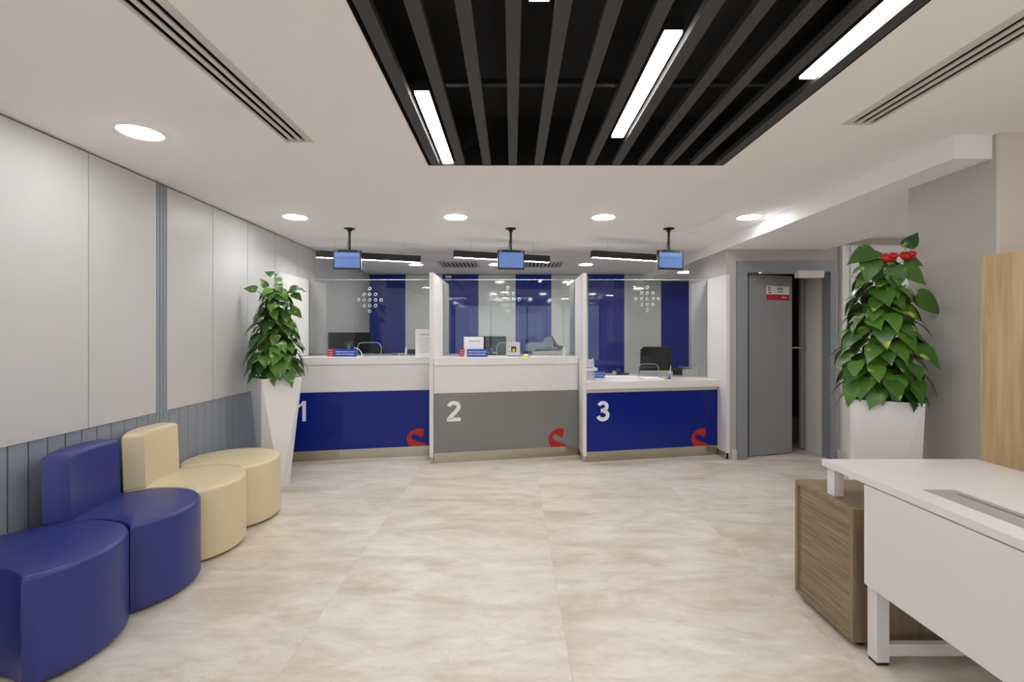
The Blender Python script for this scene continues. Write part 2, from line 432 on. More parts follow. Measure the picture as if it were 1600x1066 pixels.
# door 1
d1 = bpy.data.objects.new('door_1', None); COL.objects.link(d1); d1['kind'] = 'structure'; d1.location = (X(1230, 5.2), 5.2, 0)
d1['label'] = 'grey door standing ajar in a grey frame'
FX0, FX1, FZ = X(1152, 5.17), X(1306, 5.17), 2.2
bm = NB(); box(bm, FX0, DX0+.01, 5.165, 5.2, 0, FZ); box(bm, DX1-.01, FX1, 5.165, 5.2, 0, FZ); box(bm, DX0+.01, DX1-.01, 5.165, 5.2, DZ-.01, FZ)
box(bm, DX0, DX0+.02, 5.2, 5.3, 0, DZ-.02); box(bm, DX1-.02, DX1, 5.2, 5.3, 0, DZ-.02); box(bm, DX0, DX1, 5.2, 5.3, DZ-.02, DZ)
obj('door_frame', bm, frame_m, d1)
LA, LB = (2.66, 5.30), (3.255, 5.49)
lu = Vector((LB[0]-LA[0], LB[1]-LA[1], 0)); LLEN = lu.length; lu.normalize(); ln = Vector((lu.y, -lu.x, 0))
bm = NB(); plate(bm, [(0, .012), (LLEN, .012), (LLEN, 2.065), (0, 2.065)], (LA[0], LA[1], 0), lu, (0, 0, 1), ln, .04)
obj('door_leaf', bm, door_m, d1)
bm = NB(); box(bm, X(1251, 5.62), X(1264.5, 5.62), 5.62, 5.66, .012, 2.06)
lf2 = obj('door_leaf', bm, door_m, d1, label='narrow grey leaf with a chrome lever handle')
bm = NB(); hz = Z(544, 5.58); tube(bm, [(X(1262, 5.58), 5.6, hz-.008), (X(1258, 5.56), 5.57, hz-.004), (X(1248, 5.56), 5.56, hz+.004), (X(1237, 5.56), 5.56, hz+.004)], .009, 8)
cyl(bm, (X(1259, 5.6), 5.585, hz-.004), .022, .034, 16, 'Y'); obj('lever_handle', bm, chrome_m, lf2, smooth=True)
bm = NB(); box(bm, DX1-.0225, DX1-.0195, 5.225, 5.25, Z(581, 5.25), Z(558, 5.25)); obj('strike_plate', bm, grey_pl, d1)
bm = bbox(X(1247, 5.1), X(1287, 5.1), 5.09, 5.165, Z(434, 5.1), Z(423, 5.1), .004); cl = obj('door_closer', bm, trim_m, d1, label='white door closer body')
bm = NB(); za = Z(425.5, 5.15); tube(bm, [(X(1247, 5.12), 5.12, za-.01), (X(1220, 5.2), 5.15, za-.004), (X(1188, 5.25), 5.2, za)], .007, 8)
cyl(bm, (X(1188, 5.2), 5.2, za-.012), .036, .018, 20); obj('closer_arm', bm, chrome_m, cl, smooth=True)
bm = NB(); box(bm, DX0, DX1, 5.2, 5.32, 0, .006); obj('threshold', bm, trim_m, d1)
bm = NB(); box(bm, X(1236, 6.05), X(1256, 6.05), 6.0, 6.16, 0, Z(653, 6.0)); single('doorway_patch', bm, tan_m, 'tan block standing in for the lighter patch low inside the open grey door', 'box')  # tan block stands in for a lighter patch low in the doorway
# door sign, fixed on the leaf
s0 = (X(1197.5, 5.36), 0); 
def leafpt(px, py):
    p = hit(px, (LA[0]+ln.x*.041, LA[1]+ln.y*.041), (LB[0]+ln.x*.041, LB[1]+ln.y*.041)); return Vector((p[0], p[1], Z(py, p[1])))
a = leafpt(1197.2, 469); b = leafpt(1232.6, 469); zt = leafpt(1215, 447.2).z; zb = leafpt(1215, 469).z; zm = leafpt(1215, 460.3).z
wid = (b.xy-a.xy).length
ds = thing('door_sign', 'small white and red sign on the grey door', 'sign', (a.x, a.y, zb))
bm = NB(); plate(bm, [(0, 0), (wid, 0), (wid, zt-zb), (0, zt-zb)], (a.x, a.y, zb), lu, (0, 0, 1), ln, .003); obj('plate', bm, paper_m, ds)
bm = NB(); plate(bm, [(0, 0), (wid, 0), (wid, zm-zb), (0, zm-zb)], Vector((a.x, a.y, zb))+ln*.003, lu, (0, 0, 1), ln, .001); obj('red_band', bm, sign_r, ds)
bm = NB()
for k, ww in enumerate((.040, .034, .050)):
    plate(bm, [(.025, 0), (.025+ww, 0), (.025+ww, .014), (.025, .014)], Vector((a.x, a.y, zt-.03-k*.028))+ln*.003, lu, (0, 0, 1), ln, .001)
obj('emblem', bm, sign_r, ds)
bm = text_bm('WALK', wid*.25, .026, Vector((a.x, a.y, zt-.043))+lu*wid*.48+ln*.003, lu, (0, 0, 1), ln, bold=.03); obj('lettering', bm, ink_m, ds)
bm = text_bm('ALSAIR', wid*.24, .018, Vector((a.x, a.y, zt-.073))+lu*wid*.48+ln*.003, lu, (0, 0, 1), ln, bold=.02); obj('lettering', bm, ink_m, ds)
bm = text_bm('Gents', wid*.22, .02, Vector((a.x, a.y, zb+.024))+lu*wid*.67+ln*.004, lu, (0, 0, 1), ln, bold=.02); obj('lettering', bm, paper_m, ds)

# door 2: white grooved panel right of it
d2 = bpy.data.objects.new('door_2', None); COL.objects.link(d2); d2['kind'] = 'structure'; d2.location = (4.1, 5.18, 0); d2['label'] = 'white panelled door behind the right-hand plant'
x0, x1 = X(1317, 5.15), 4.95
bm = NB(); box(bm, x0, x1, 5.155, 5.2, .0, Z(383, 5.15)); obj('door_frame', bm, white_m, d2)
xi = X(1329.5, 5.14)
for za, zb2 in ((Z(395, 5.14)+.004, Z(384.5, 5.14)), (Z(433, 5.14)+.004, Z(396, 5.14)-.004), (Z(500, 5.14)+.004, Z(434.5, 5.14)-.004), (.75, Z(501, 5.14)-.004), (.12, .742)):
    bm = bbox(xi, x1-.06, 5.138, 5.155, za, zb2, .003); obj('door_panel', bm, white_m, d2)
bm = bbox(X(1340, 5.12), X(1344, 5.12)+.03, 5.11, 5.138, Z(455, 5.12), Z(445, 5.12), .003); obj('lock', bm, black_m, d2)
bm = NB(); box(bm, x0-.004, x1, 5.13, 5.154, 0, .09); obj('kick_board', bm, trim_m, d2)

# ------------------------------------------------------------------ ceiling fittings
sl = thing('slat_ceiling', 'black recessed slatted ceiling panel above the lobby', 'ceiling panel', (.4, 1.55, CEIL))
x0, x1, y0, y1 = SLAT
bm = NB(); box(bm, x0, x1, y0, y1, CEIL+.30, CEIL+.32)
for a in ((x0, x0+.004, y0, y1), (x1-.004, x1, y0, y1), (x0, x1, y0, y0+.004), (x0, x1, y1-.004, y1)): box(bm, *a, CEIL-.002, CEIL+.30)
obj('recess', bm, void_m, sl)
bm = NB()
for yy in (.7, 1.45, 2.2): box(bm, x0+.004, x1-.004, yy, yy+.03, CEIL+.115, CEIL+.14)
obj('cross_rail', bm, matblack, sl)
s0 = None
for k in range(12):
    xc = -.482+k*.1622
    if s0 is None:
        bm = NB(); box(bm, -.026, .026, y0+.005, y1-.005, 0.0, .030); s0 = obj('slat', bm, slat_m, sl, local=True); o = s0
    else: o = s0.copy(); COL.objects.link(o)
    o.location = (xc-.4, -1.55, 0)
for (xc, ya, yb, lab) in ((-.4005, 2.063, 2.925, 'short white linear light at the left rear of the slatted panel'),
                          (.5720, 1.65, 2.537, 'white linear light between middle slats of the black panel'),
                          (1.2320, 1.0, 1.954, 'white linear light along the right side of the slatted panel'),
                          (.0870, .6, 1.497, 'linear light just showing at the top edge of the picture')):
    t = thing('linear_light', lab, 'ceiling light', (xc, (ya+yb)/2, CEIL+.002), 0, 'linear lights between the slats')
    bm = NB(); box(bm, xc-.034, xc+.034, ya, yb, CEIL+.012, CEIL+.06); obj('housing', bm, matblack, t)
    bm = NB(); box(bm, xc-.031, xc+.031, ya+.002, yb-.002, CEIL+.003, CEIL+.012); obj('diffuser', bm, line_m, t)

def downlight(x, y, z, lab, r=.098, grp='round recessed downlights'):
    t = thing('downlight', lab, 'ceiling light', (x, y, z-.006), 0, grp)
    bm = NB(); lathe(bm, [(r, -.001), (r+.012, -.001), (r+.013, .006), (r, .006)], (0, 0, 0), 40); obj('trim_ring', bm, ceil_m, t, local=True)
    bm = NB(); cyl(bm, (0, 0, -.004), r-.001, .009, 40); obj('lens', bm, down_m, t, local=True)
downlight(-1.951, 2.456, CEIL, 'round downlight nearest the left wall panels, largest in view', .093)
for px, lab in ((461.5, 'round downlight left of the row, above the left plant'), (712, 'round downlight in the row between first and second monitors'),
                (943, 'round downlight in the row between second and third monitors'), (1171, 'round downlight beside the soffit, rightmost of the row')):
    downlight(X(px, 4.24), 4.24, CEIL, lab)
downlight(-1.47, 7.16, CEIL, 'small far downlight behind the first monitor, near the end of the left pendant')
downlight(-.25, 7.16, CEIL, 'far downlight half hidden behind the second monitor')
downlight(1.13, 7.16, CEIL, 'far downlight left of the third pendant bar, over the teller area')
downlight(2.62, 7.1, SOF, 'far downlight in the soffit right of the third monitor')
for _i, (x, y) in enumerate(((-1.95, .6), (-1.95, -1.3), (-.2, -.6), (-.2, -2.6), (1.6, -.8), (1.6, -2.8), (2.7, .8), (2.7, -1.6), (4.2, 4.2), (4.1, 7.3))):  # unseen lamps, added to brighten the lobby and teller area
    downlight(x, y, CEIL, 'unseen ceiling downlight added for fill light, '+('over the left seats', 'far back by the left wall', 'behind the slatted panel', 'by the added window', 'behind the viewer to the right', 'near the added window on the right', 'above the oak cabinet', 'right rear corner of the lobby', 'in the passage beyond the plant', 'over the hidden right part of the teller area')[_i], grp='unseen downlights added for fill light')

downlight(3.25, 5.75, CEIL, 'round recessed downlight in the passage inside the grey door', .07)
def slot_diffuser(name, R, offs, lab):
    x0, x1, y0, y1 = R; t = thing(name, lab, 'air vent', ((x0+x1)/2, (y0+y1)/2, CEIL))
    bm = NB(); box(bm, x0, x1, y0, y1, CEIL+.06, CEIL+.07)
    for a in ((x0, x0+.002, y0, y1), (x1-.002, x1, y0, y1), (x0, x1, y1-.002, y1)): box(bm, *a, CEIL, CEIL+.06)
    obj('duct', bm, void_m, t)
    xs = [x0-.004]+[e for c in offs for e in (c-.0105, c+.0105)]+[x1+.004]
    k = 0
    for a, b in zip(xs[0::2], xs[1::2]):
        bm = NB(); box(bm, a, b, y0, y1-.02, CEIL-.003, CEIL+.003); obj('blade' if 0 < k < 3 else 'flange', bm, trim_m, t); k += 1
    bm = NB(); box(bm, x0-.004, x1+.004, y1-.02, y1+.004, CEIL-.003, CEIL+.012); obj('flange', bm, trim_m, t)
slot_diffuser('slot_diffuser', SLOT_L, (-1.2245, -1.1835, -1.142), 'long three-slot air diffuser in the ceiling on the left')
slot_diffuser('slot_diffuser', SLOT_R, (1.719, 1.762, 1.804), 'long three-slot air diffuser in the ceiling on the right')
for xc, lab in ((-.81, 'square louvred air vent over the left half of the teller area'), (.48, 'square louvred air vent behind the right end of the middle pendant')):
    t = thing('ceiling_vent', lab, 'air vent', (xc, 7.15, CEIL-.012), 0, 'square vents over the teller area')
    bm = NB(); box(bm, xc-.3, xc+.3, 6.88, 7.42, CEIL-.004, CEIL-.001); obj('backing', bm, matblack, t)
    bm = NB()
    for a in ((xc-.3, xc-.27, 6.88, 7.42), (xc+.27, xc+.3, 6.88, 7.42), (xc-.27, xc+.27, 6.88, 6.91), (xc-.27, xc+.27, 7.39, 7.42)): box(bm, *a, CEIL-.016, CEIL-.004)
    obj('frame', bm, trim_m, t)
    for k in range(9):
        a = xc-.235+k*.0588; bm = NB(); v = box(bm, a-.012, a+.012, 6.91, 7.39, CEIL-.016, CEIL-.006)
        obj('slat', bm, trim_m, t)
# small flat access hatch and camera dome on the ceiling
bm = bbox(1.69, 1.95, 4.95, 5.15, CEIL-.008, CEIL, .002); single('access_panel', bm, ceil_m, 'faint square ceiling hatch above the third monitor', 'panel')
bm = bbox(X(696, YB-.1), X(705, YB-.1), YB-.12, YB, 2.385, 2.42, .006); single('wall_sensor', bm, trim_m, 'tiny white sensor at the top of the blue stripe behind counter two', 'sensor')

# pendant bars
for k, xl in enumerate((-2.183, -.647, .889)):
    lab = ('black linear pendant bar behind the first monitor, nearest the left wall', 'black linear pendant bar behind the second monitor', 'black linear pendant bar behind the third monitor')[k]
    a = Vector((xl, 5.20, 0)); bvec = Vector((1.09, .375, 0)); L = bvec.length; u = bvec.normalized(); n = Vector((-u.y, u.x, 0))
    t = thing('pendant_light', lab, 'ceiling light', (xl, 5.2, 2.245), math.atan2(u.y, u.x), 'black pendant bars over the counters')
    bm = NB(); box(bm, 0, L, -.03, .03, .012, .075); box(bm, 0, .006, -.03, .03, 0, .012); box(bm, L-.006, L, -.03, .03, 0, .012)
    box(bm, .006, L-.006, .024, .03, 0, .012); box(bm, .006, L-.006, -.03, -.024, 0, .012)
    obj('housing', bm, matblack, t, local=True)
    bm = NB(); box(bm, .006, L-.006, -.024, .024, .001, .012); obj('diffuser', bm, pend_m, t, local=True)
    for q in (.2, L-.2): bm = NB(); tube(bm, [(q, 0, .075), (q, 0, CEIL-2.245)], .0012, 5); obj('wire', bm, alu_m, t, local=True)

# hanging monitors
HD = 4.72
for k, (px, ml) in enumerate(((546, 523), (798, 777.5), (1045, 1025.5))):
    lab = ('small ceiling-hung monitor above counter one', 'small ceiling-hung monitor above the grey middle counter', 'small ceiling-hung monitor above counter three')[k]
    xc = X(px, HD); t = thing('ceiling_monitor', lab, 'monitor', (xc, HD, CEIL-.012), math.radians(9), 'monitors hanging over the counters')
    zt, zb3 = Z(392, HD)-(CEIL-.012), Z(421.5, HD)-(CEIL-.012)
    bm = NB(); cyl(bm, (0, 0, .004), .053, .008, 28); cyl(bm, (0, 0, -.02), .022, .024, 16); obj('mount_plate', bm, black_m, t, local=True, smooth=True)
    bm = NB(); cyl(bm, (0, .03*0, zt-.02), .0125, -zt+.02, 14); obj('pole', bm, black_m, t, local=True, smooth=True)
    c = X(ml+20.5, HD)-xc
    bm = NB(); ys = -.03; out = []
    w2 = .135; H = zt-zb3
    for q in range(9): aa = -1+q/4; out.append((c+aa*w2, zt+.006*(1-aa*aa)))
    out = out[::-1]; out = [(c-w2, zb3), (c+w2, zb3)]+[p for p in out]
    plate(bm, out, (0, ys, 0), (1, 0, 0), (0, 0, 1), (0, 1, 0), .035); bev(bm, .004, 2); hs = obj('housing', bm, black_m, t, local=True)
    bm = NB(); box(bm, c-w2+.012, c+w2-.012, ys-.001, ys+.001, zb3+.016, zt-.022); dp = obj('display', bm, screen_m, t, local=True)
    if k != 1:
        bm = NB(); zz = zb3+.016+(H-.038)*.60; box(bm, c-w2+.014, c+w2-.014, ys-.0018, ys-.001, zz, zz+.006); obj('screen_band', bm, screen_d, dp, local=True)
        bm = NB(); box(bm, c-w2+.014, c+w2-.014, ys-.0018, ys-.001, zz+.03, zz+.05); obj('screen_band', bm, screen_l, dp, local=True)
    else:
        bm = NB(); box(bm, c-.02, c+.02, ys-.0018, ys-.001, zb3+.085, zb3+.088); box(bm, c-.02, c+.02, ys-.0018, ys-.001, zb3+.075, zb3+.078); obj('screen_text', bm, screen_d, dp, local=True)
    bm = text_bm('vico', .026, .007, (c-w2+.014, ys, zt-.013), (1, 0, 0), (0, 0, 1), (0, -1, 0), bold=.02); obj('maker_mark', bm, paper_m, t, local=True)
    bm = NB(); box(bm, c+w2-.034, c+w2-.018, ys-.001, ys, zt-.013, zt-.009); obj('maker_mark', bm, paper_m, t, local=True)
    bm = NB(); tube(bm, [(-.012, .0, zt+.1), (-.03, .0, zt+.02), (-.045, .0, zt+.012), (-.05, -.005, zt-.01)], .003, 6); obj('cable', bm, black_m, t, local=True)

# ------------------------------------------------------------------ counters
YG = 5.68    # glass line
YR = 6.2     # rear of the worktops
def wall_x(y): return -2.475-.0163*(y-2.24)+.022
UN = [dict(p0=(wall_x(5.04)+.004, 5.055), p1=(-.884, 5.37), ztop=1.13, zt=.075, pan=blue_gl, lab='service counter one with a blue glass front and white top', n='1', npx=(465.5, 478), gpx=(635.5, 669.5)),
      dict(p0=(-.838, 5.015), p1=(.760, 5.36), ztop=1.13, zt=.075, pan=grey_gl, lab='service counter two with a grey glass front, in the middle', n='2', npx=(698, 719.7), gpx=(857, 887)),
      dict(p0=(.806, 5.065), p1=(2.368, 5.385), ztop=.87, zt=.075, pan=blue_gl, lab='lower desk-height counter three with a blue glass front', n='3', npx=(932.4, 952.3), gpx=(1080, 1108.5))]
def ribbon(path, wd):
    P_ = [Vector(p) for p in path]; Lf, Rt = [], []
    for i, p in enumerate(P_):
        d = (P_[min(i+1, len(P_)-1)]-P_[max(i-1, 0)]).normalized(); n_ = Vector((-d.y, d.x)); k = wd[i] if isinstance(wd, list) else wd
        Lf.append(p+n_*k/2); Rt.append(p-n_*k/2)
    return Lf, Rt
def digit(paths, bars, W):
    out = []
    for path, wd in paths:
        Lf, Rt = ribbon(path, wd)
        for i in range(len(Lf)-1): out.append([(q.x/W, q.y) for q in (Lf[i], Rt[i], Rt[i+1], Lf[i+1])])
    for b in bars: out.append([(x/W, y) for x, y in b])
    return out
def arc(cx, cy, rx, ry, a0, a1, n=14): return [(cx+rx*math.cos(math.radians(a0+(a1-a0)*i/n)), cy+ry*math.sin(math.radians(a0+(a1-a0)*i/n))) for i in range(n+1)]
DIGIT = {'1': [[(.55, 0), (1, 0), (1, 1), (.62, 1), (.55, .80)], [(.0, .64), (.55, .80), (.62, 1), (.34, .86), (.0, .80)]],
         '2': digit([(arc(.335, .71, .235, .195, 172, -28)+[(.44, .48), (.30, .33), (.17, .20), (.10, .10)], .19)], [[(0, 0), (.66, 0), (.66, .175), (.0, .175)]], .66),
         '3': digit([(arc(.31, .735, .205, .175, 165, -90), .175), (arc(.31, .300, .245, .21, 90, -168), .19)], [[(.2, .44), (.36, .44), (.36, .62), (.2, .62)]], .65)}
LOGO = [(545,290),(585,296),(606,325),(612,370),(604,430),(588,480),(562,525),(530,516),(498,486),(462,460),(422,441),(380,440),(350,465),(338,510),(350,555),(400,590),(460,618),(540,648),(620,680),(700,733),(680,745),(312,745),(280,700),(255,640),(240,570),(245,490),(270,430),(330,370),(400,325),(470,298)]
for U in UN:
    p0, p1 = Vector(U['p0']), Vector(U['p1']); u2 = (p1-p0).normalized(); n2 = Vector((u2.y, -u2.x))   # n2 faces the lobby
    u3 = Vector((u2.x, u2.y, 0)); n3 = Vector((n2.x, n2.y, 0))
    t = thing('service_counter', U['lab'], 'counter', ((p0.x+p1.x)/2, (p0.y+p1.y)/2, 0), 0, 'numbered service counters')
    low = U['ztop'] < 1
    ins = .012; a = p0-n2*ins; b = p1-n2*ins
    ye = YR-.05
    bm = NB(); prism(bm, [(a.x, a.y), (b.x, b.y), (b.x, ye), (a.x, ye)], .112, U['ztop']-U['zt']); obj('body', bm, white_m, t)
    bm = NB(); prism(bm, [(p0.x, p0.y), (p1.x, p1.y), (p1.x-n2.x*ins, p1.y+.012), (p0.x, p0.y+.012)], .753, U['ztop']-U['zt']-.0015); obj('apron', bm, white_m if not low else trim_m, t)
    bm = NB(); prism(bm, [(p0.x+.002, p0.y+.001), (p1.x-.002, p1.y+.001), (p1.x-.002, p1.y+.012), (p0.x+.002, p0.y+.012)], .112, .750); obj('front_panel', bm, U['pan'], t)
    bm = NB(); prism(bm, [(p0.x, p0.y+.004), (p1.x, p1.y+.004), (p1.x, p1.y+.10), (p0.x, p0.y+.10)], 0, .110); obj('plinth', bm, steel_m, t)
    ov = .05 if low else .012
    q0 = p0+n2*ov; q1 = p1+n2*ov
    if low: q1 = q1+u2*.0
    bm = NB(); prism(bm, [(p0.x, q0.y), (p1.x, q1.y), (p1.x, YR), (p0.x, YR)], U['ztop']-U['zt'], U['ztop']); bev(bm, .005, 2)
    obj('worktop', bm, solid_m, t)
    # numeral
    f0, f1 = (p0.x, p0.y-.0), (p1.x, p1.y-.0)
    A = hit(U['npx'][0], f0, f1); B = hit(U['npx'][1], f0, f1); ww = math.hypot(B[0]-A[0], B[1]-A[1])
    zt = Z(627, A[1]); zb4 = Z(658.8, A[1])
    hgt = zt-zb4; O = Vector((A[0], A[1], zb4))+n3*.0005; bm = NB()
    for poly in DIGIT[U['n']]: plate(bm, [(a*ww, b*hgt) for a, b in poly], O, u3, (0, 0, 1), n3, .002)
    obj('numeral', bm, num_m, t, label='white numeral %s' % U['n'])
    A = hit(U['gpx'][0], f0, f1); B = hit(U['gpx'][1], f0, f1); ww = math.hypot(B[0]-A[0], B[1]-A[1]); k = ww/470
    hh = (Z(670, A[1])-.112)/455
    bm = NB(); plate(bm, [((x-240)*k, (745-yy)*hh) for x, yy in LOGO], Vector((A[0], A[1], .1125))+n3*.0005, u3, (0, 0, 1), n3, .0015)
    obj('emblem', bm, red_m, t, label='red curled emblem')

PZ = 2.05
PAR = [(wall_x(4.95)+.002, wall_x(4.95)+.030, 4.93, 6.2, 'white partition panel against the left wall, beside the left plant'),
       (-.882, -.840, 4.985, 6.22, 'white partition panel between counters one and two'),
       (.764, .804, 5.035, 6.2, 'white partition panel between counters two and three'),
       (2.370, 2.410, 5.17, 6.185, 'white partition panel at the right end, beside the grey door')]
for k, (x0, x1, y0, y1, lab) in enumerate(PAR):
    t = thing('counter_partition', lab, 'partition', ((x0+x1)/2, (y0+y1)/2, .0), 0, 'white partitions beside the counters')
    bm = NB(); z0 = .075 if k else .115
    if k == 0:
        bm = bbox(x0, x1, y0, YG-.012, z0 if False else 1.135, PZ, .002); obj('panel', bm, white_m, t)
        bm = bbox(x0, x1, YG+.012, y1, 1.135, PZ-.0, .002); obj('panel', bm, white_m, t)
        bm = NB(); box(bm, x0, x1-.004, YG-.012, YG+.012, 1.135, PZ); obj('channel', bm, alu_m, t)
        continue
    e = .0006
    bm = bbox(x0+e, x1-e, y0, YG-.012, z0, PZ, .002); obj('panel', bm, white_m, t)
    bm = bbox(x0+e, x1-e, YG+.012, y1, z0, PZ, .002); obj('panel', bm, white_m, t)
    bm = NB(); box(bm, x0+.004, x1-.004, YG-.012, YG+.012, z0, PZ); obj('channel', bm, alu_m, t)
    bm = NB(); box(bm, x0+.003, x1-.003, y0+.03, y1-.05, 0, z0); obj('foot', bm, steel_m, t)

# glass screens with speech holes and a rounded hatch
GL = [(wall_x(YG)+.033, -.886, 1.13, (-1.878, -1.59), (-1.727, 1.805), 'clear glass screen of counter one with ringed speech holes'),
      (-.836, .760, 1.13, (-.187, .10), (-.05, 1.812), 'clear glass screen of the middle counter with speech holes'),
      (.808, 2.366, .87, (1.537, 1.782), (1.645, 1.818), 'tall clear glass screen of counter three with speech holes')]
for x0, x1, z0, (h0, h1), (cx, cz), lab in GL:
    t = thing('glass_screen', lab, 'glass screen', ((x0+x1)/2, YG, z0), 0, 'glass screens on the counters')
    hz = z0+.157; r = .06
    hat = [(h0, z0)]+[(h0+r-r*math.cos(a), hz-r+r*math.sin(a)) for a in [PI/2*i/6 for i in range(7)]]+[(h1-r+r*math.sin(a), hz-r+r*math.cos(a)) for a in [PI/2*i/6 for i in range(7)]]+[(h1, z0)]
    out = [(x0, z0)]+hat+[(x1, z0), (x1, PZ), (x0, PZ)]
    bm = NB(); plate(bm, out, (0, YG-.005, 0), (1, 0, 0), (0, 0, 1), (0, 1, 0), .010)
    bmesh.ops.triangulate(bm, faces=[f for f in bm.faces if len(f.verts) > 4]); pane = obj('glass_pane', bm, glass_m, t)
    bm = NB(); tube(bm, [(a, YG-.001, b+.001) for a, b in hat], .0042, 6); obj('hatch_rim', bm, rim_m, t)
    bm = NB(); box(bm, x0, x1, YG-.0052, YG+.0052, PZ, PZ+.004); obj('edge', bm, rim_m, t)
    base = None
    for row, cnt in enumerate((1, 3, 5, 3, 1)):
        for q in range(cnt):
            hx = cx+(q-(cnt-1)/2)*.069; hzz = cz+(2-row)*.069
            if base is None:
                bm = NB(); tube(bm, [(.0165*math.cos(a), 0, .0165*math.sin(a)) for a in [2*PI*i/16 for i in range(16)]], .003, 6, True)
                base = obj('speech_hole', bm, rim_m, t, local=True, smooth='all'); o = base
            else: o = base.copy(); COL.objects.link(o)
            o.location = Vector((hx, YG-.004, hzz))-t.location

# ------------------------------------------------------------------ ottomans
R = .335; SP = .503; SH = .45
def crescent(R, sp, nseg=72):
    """circle of radius R minus the same circle moved by -sp in y"""
    yc = -sp/2; xc = math.sqrt(R*R-yc*yc); a0 = math.atan2(yc, xc)
    pts = []
    span = PI-2*a0
    for i in range(nseg+1):
        a = a0+span*i/nseg; pts.append((R*math.cos(a), R*math.sin(a)))
    b0 = math.atan2(yc+sp, -xc); b1 = math.atan2(yc+sp, xc)
    m = 26
    for i in range(1, m): a = b0+(b1-b0)*i/m; pts.append((R*math.cos(a), -sp+R*math.sin(a)))
    return pts
def inset(pts, d):
    n = len(pts); out = []
    for i in range(n):
        p, q, r_ = Vector(pts[i-1]), Vector(pts[i]), Vector(pts[(i+1) % n])
        e1 = (q-p).normalized(); e2 = (r_-q).normalized(); nn = (Vector((-e1.y, e1.x))+Vector((-e2.y, e2.x)))
        nn = nn.normalized() if nn.length > .001 else Vector((-e1.y, e1.x)); c = max(.45, nn.dot(Vector((-e1.y, e1.x))))
        out.append(tuple(q+nn*d/c))
    return out
def pad_bm(pts, z0, z1, r=.03, sm=5, bot=.012, wt=None, hub=None):
    bm = NB(); prof = [(bot, z0), (0, z0+bot)]
    for i in range(sm+1):
        a = PI/2*i/sm; prof.append((r*(1-math.cos(a)), z1-r+r*math.sin(a)))
    rings = []
    for d, z in prof:
        q = inset(pts, d) if d else pts
        if wt: q = [(p[0]+(a[0]-p[0])*w_, p[1]+(a[1]-p[1])*w_) for p, a, w_ in zip(pts, q, wt)]
        rings.append([bm.verts.new((x, y, z)) for x, y in q])
    n = len(pts); bm.faces.new(rings[0][::-1])
    for A, B in zip(rings, rings[1:]):
        for i in range(n): bm.faces.new((A[i], A[(i+1) % n], B[(i+1) % n], B[i]))
    if hub is None: bm.faces.new(rings[-1]); return bm
    T_ = rings[-1]; mid = [bm.verts.new((hub[0]+(v.co.x-hub[0])*.55, hub[1]+(v.co.y-hub[1])*.55, z1+.004)) for v in T_]; c = bm.verts.new((hub[0], hub[1], z1+.006))
    for i in range(n): bm.faces.new((T_[i], T_[(i+1) % n], mid[(i+1) % n], mid[i])); bm.faces.new((mid[i], mid[(i+1) % n], c))
    return bm
crs = crescent(R-.003, SP, 72)
def backrest_pts():
    # near cap follows the bite, front is concave, rear follows the outer circle
    rr = R-.004; pts = []
    # outer circle from far end round to the rear cusp (counter-clockwise)
    a_far = math.atan2(.165, -math.sqrt(rr*rr-.165**2)); a_c = math.atan2(-SP/2, -math.sqrt(rr*rr-SP*SP/4)) % (2*PI)
    for i in range(15): a = a_far+(a_c-a_far)*i/14; pts.append((rr*math.cos(a), rr*math.sin(a)))
    b0 = math.atan2(SP/2, -math.sqrt(rr*rr-SP*SP/4)); bx = math.acos(-.125/rr)
    for i in range(1, 7): a = b0+(bx-b0)*i/6; pts.append((rr*math.cos(a), -SP+rr*math.sin(a)))
    s = Vector(pts[-1]); e = Vector((-.165, .150)); m = (s+e)/2+Vector((-.055, .0))
    for i in range(1, 13):
        q = i/12; pts.append(tuple(s*(1-q)**2+m*2*q*(1-q)+e*q*q))
    return pts
bp = backrest_pts()
ar = sum(bp[i-1][0]*bp[i][1]-bp[i][0]*bp[i-1][1] for i in range(len(bp)))
if ar < 0: bp = bp[::-1]
proto = {}
for k, (cx, cy, m, back, lab) in enumerate(((-2.118, 2.06, blue_le, False, 'blue crescent ottoman without a backrest, nearest the viewer'),
        (-2.104, 2.56, blue_le, True, 'blue crescent seat with a curved blue backrest'),
        (-2.122, 3.063, beige_le, True, 'cream crescent seat with a curved cream backrest'),
        (-2.135, 3.566, beige_le, False, 'cream crescent ottoman without a backrest, beside the planter'))):
    t = thing('ottoman', lab, 'ottoman', (cx, cy, 0), 0, 'blue and cream leatherette seats along the left wall')
    bm = NB()
    prism(bm, [(x*.9, y*.9) for x, y in arc(0, 0, R, R, -20, 200, 24)], 0, .02); obj('base', bm, black_m, t, local=True)
    bm = pad_bm(crs, .014, SH, .022, wt=[.55 if i in (0, 72) else (1 if i < 72 else .22) for i in range(len(crs))], hub=(0, .05)); bmesh.ops.triangulate(bm, faces=[f for f in bm.faces if len(f.verts) > 4]); obj('seat', bm, m, t, local=True, smooth=True)
    if back:
        bm = pad_bm(bp, SH-.002, .785, .024, sm=5, bot=.006)
        for v in bm.verts:
            f = (v.co.z-SH)/.335
            v.co.x += -.012*f*(1 if v.co.x > -.25 else 0.2); v.co.z += .02*(v.co.y+.05)*f
        bmesh.ops.triangulate(bm, faces=[f for f in bm.faces if len(f.verts) > 4]); obj('backrest', bm, m, t, local=True, smooth=True)

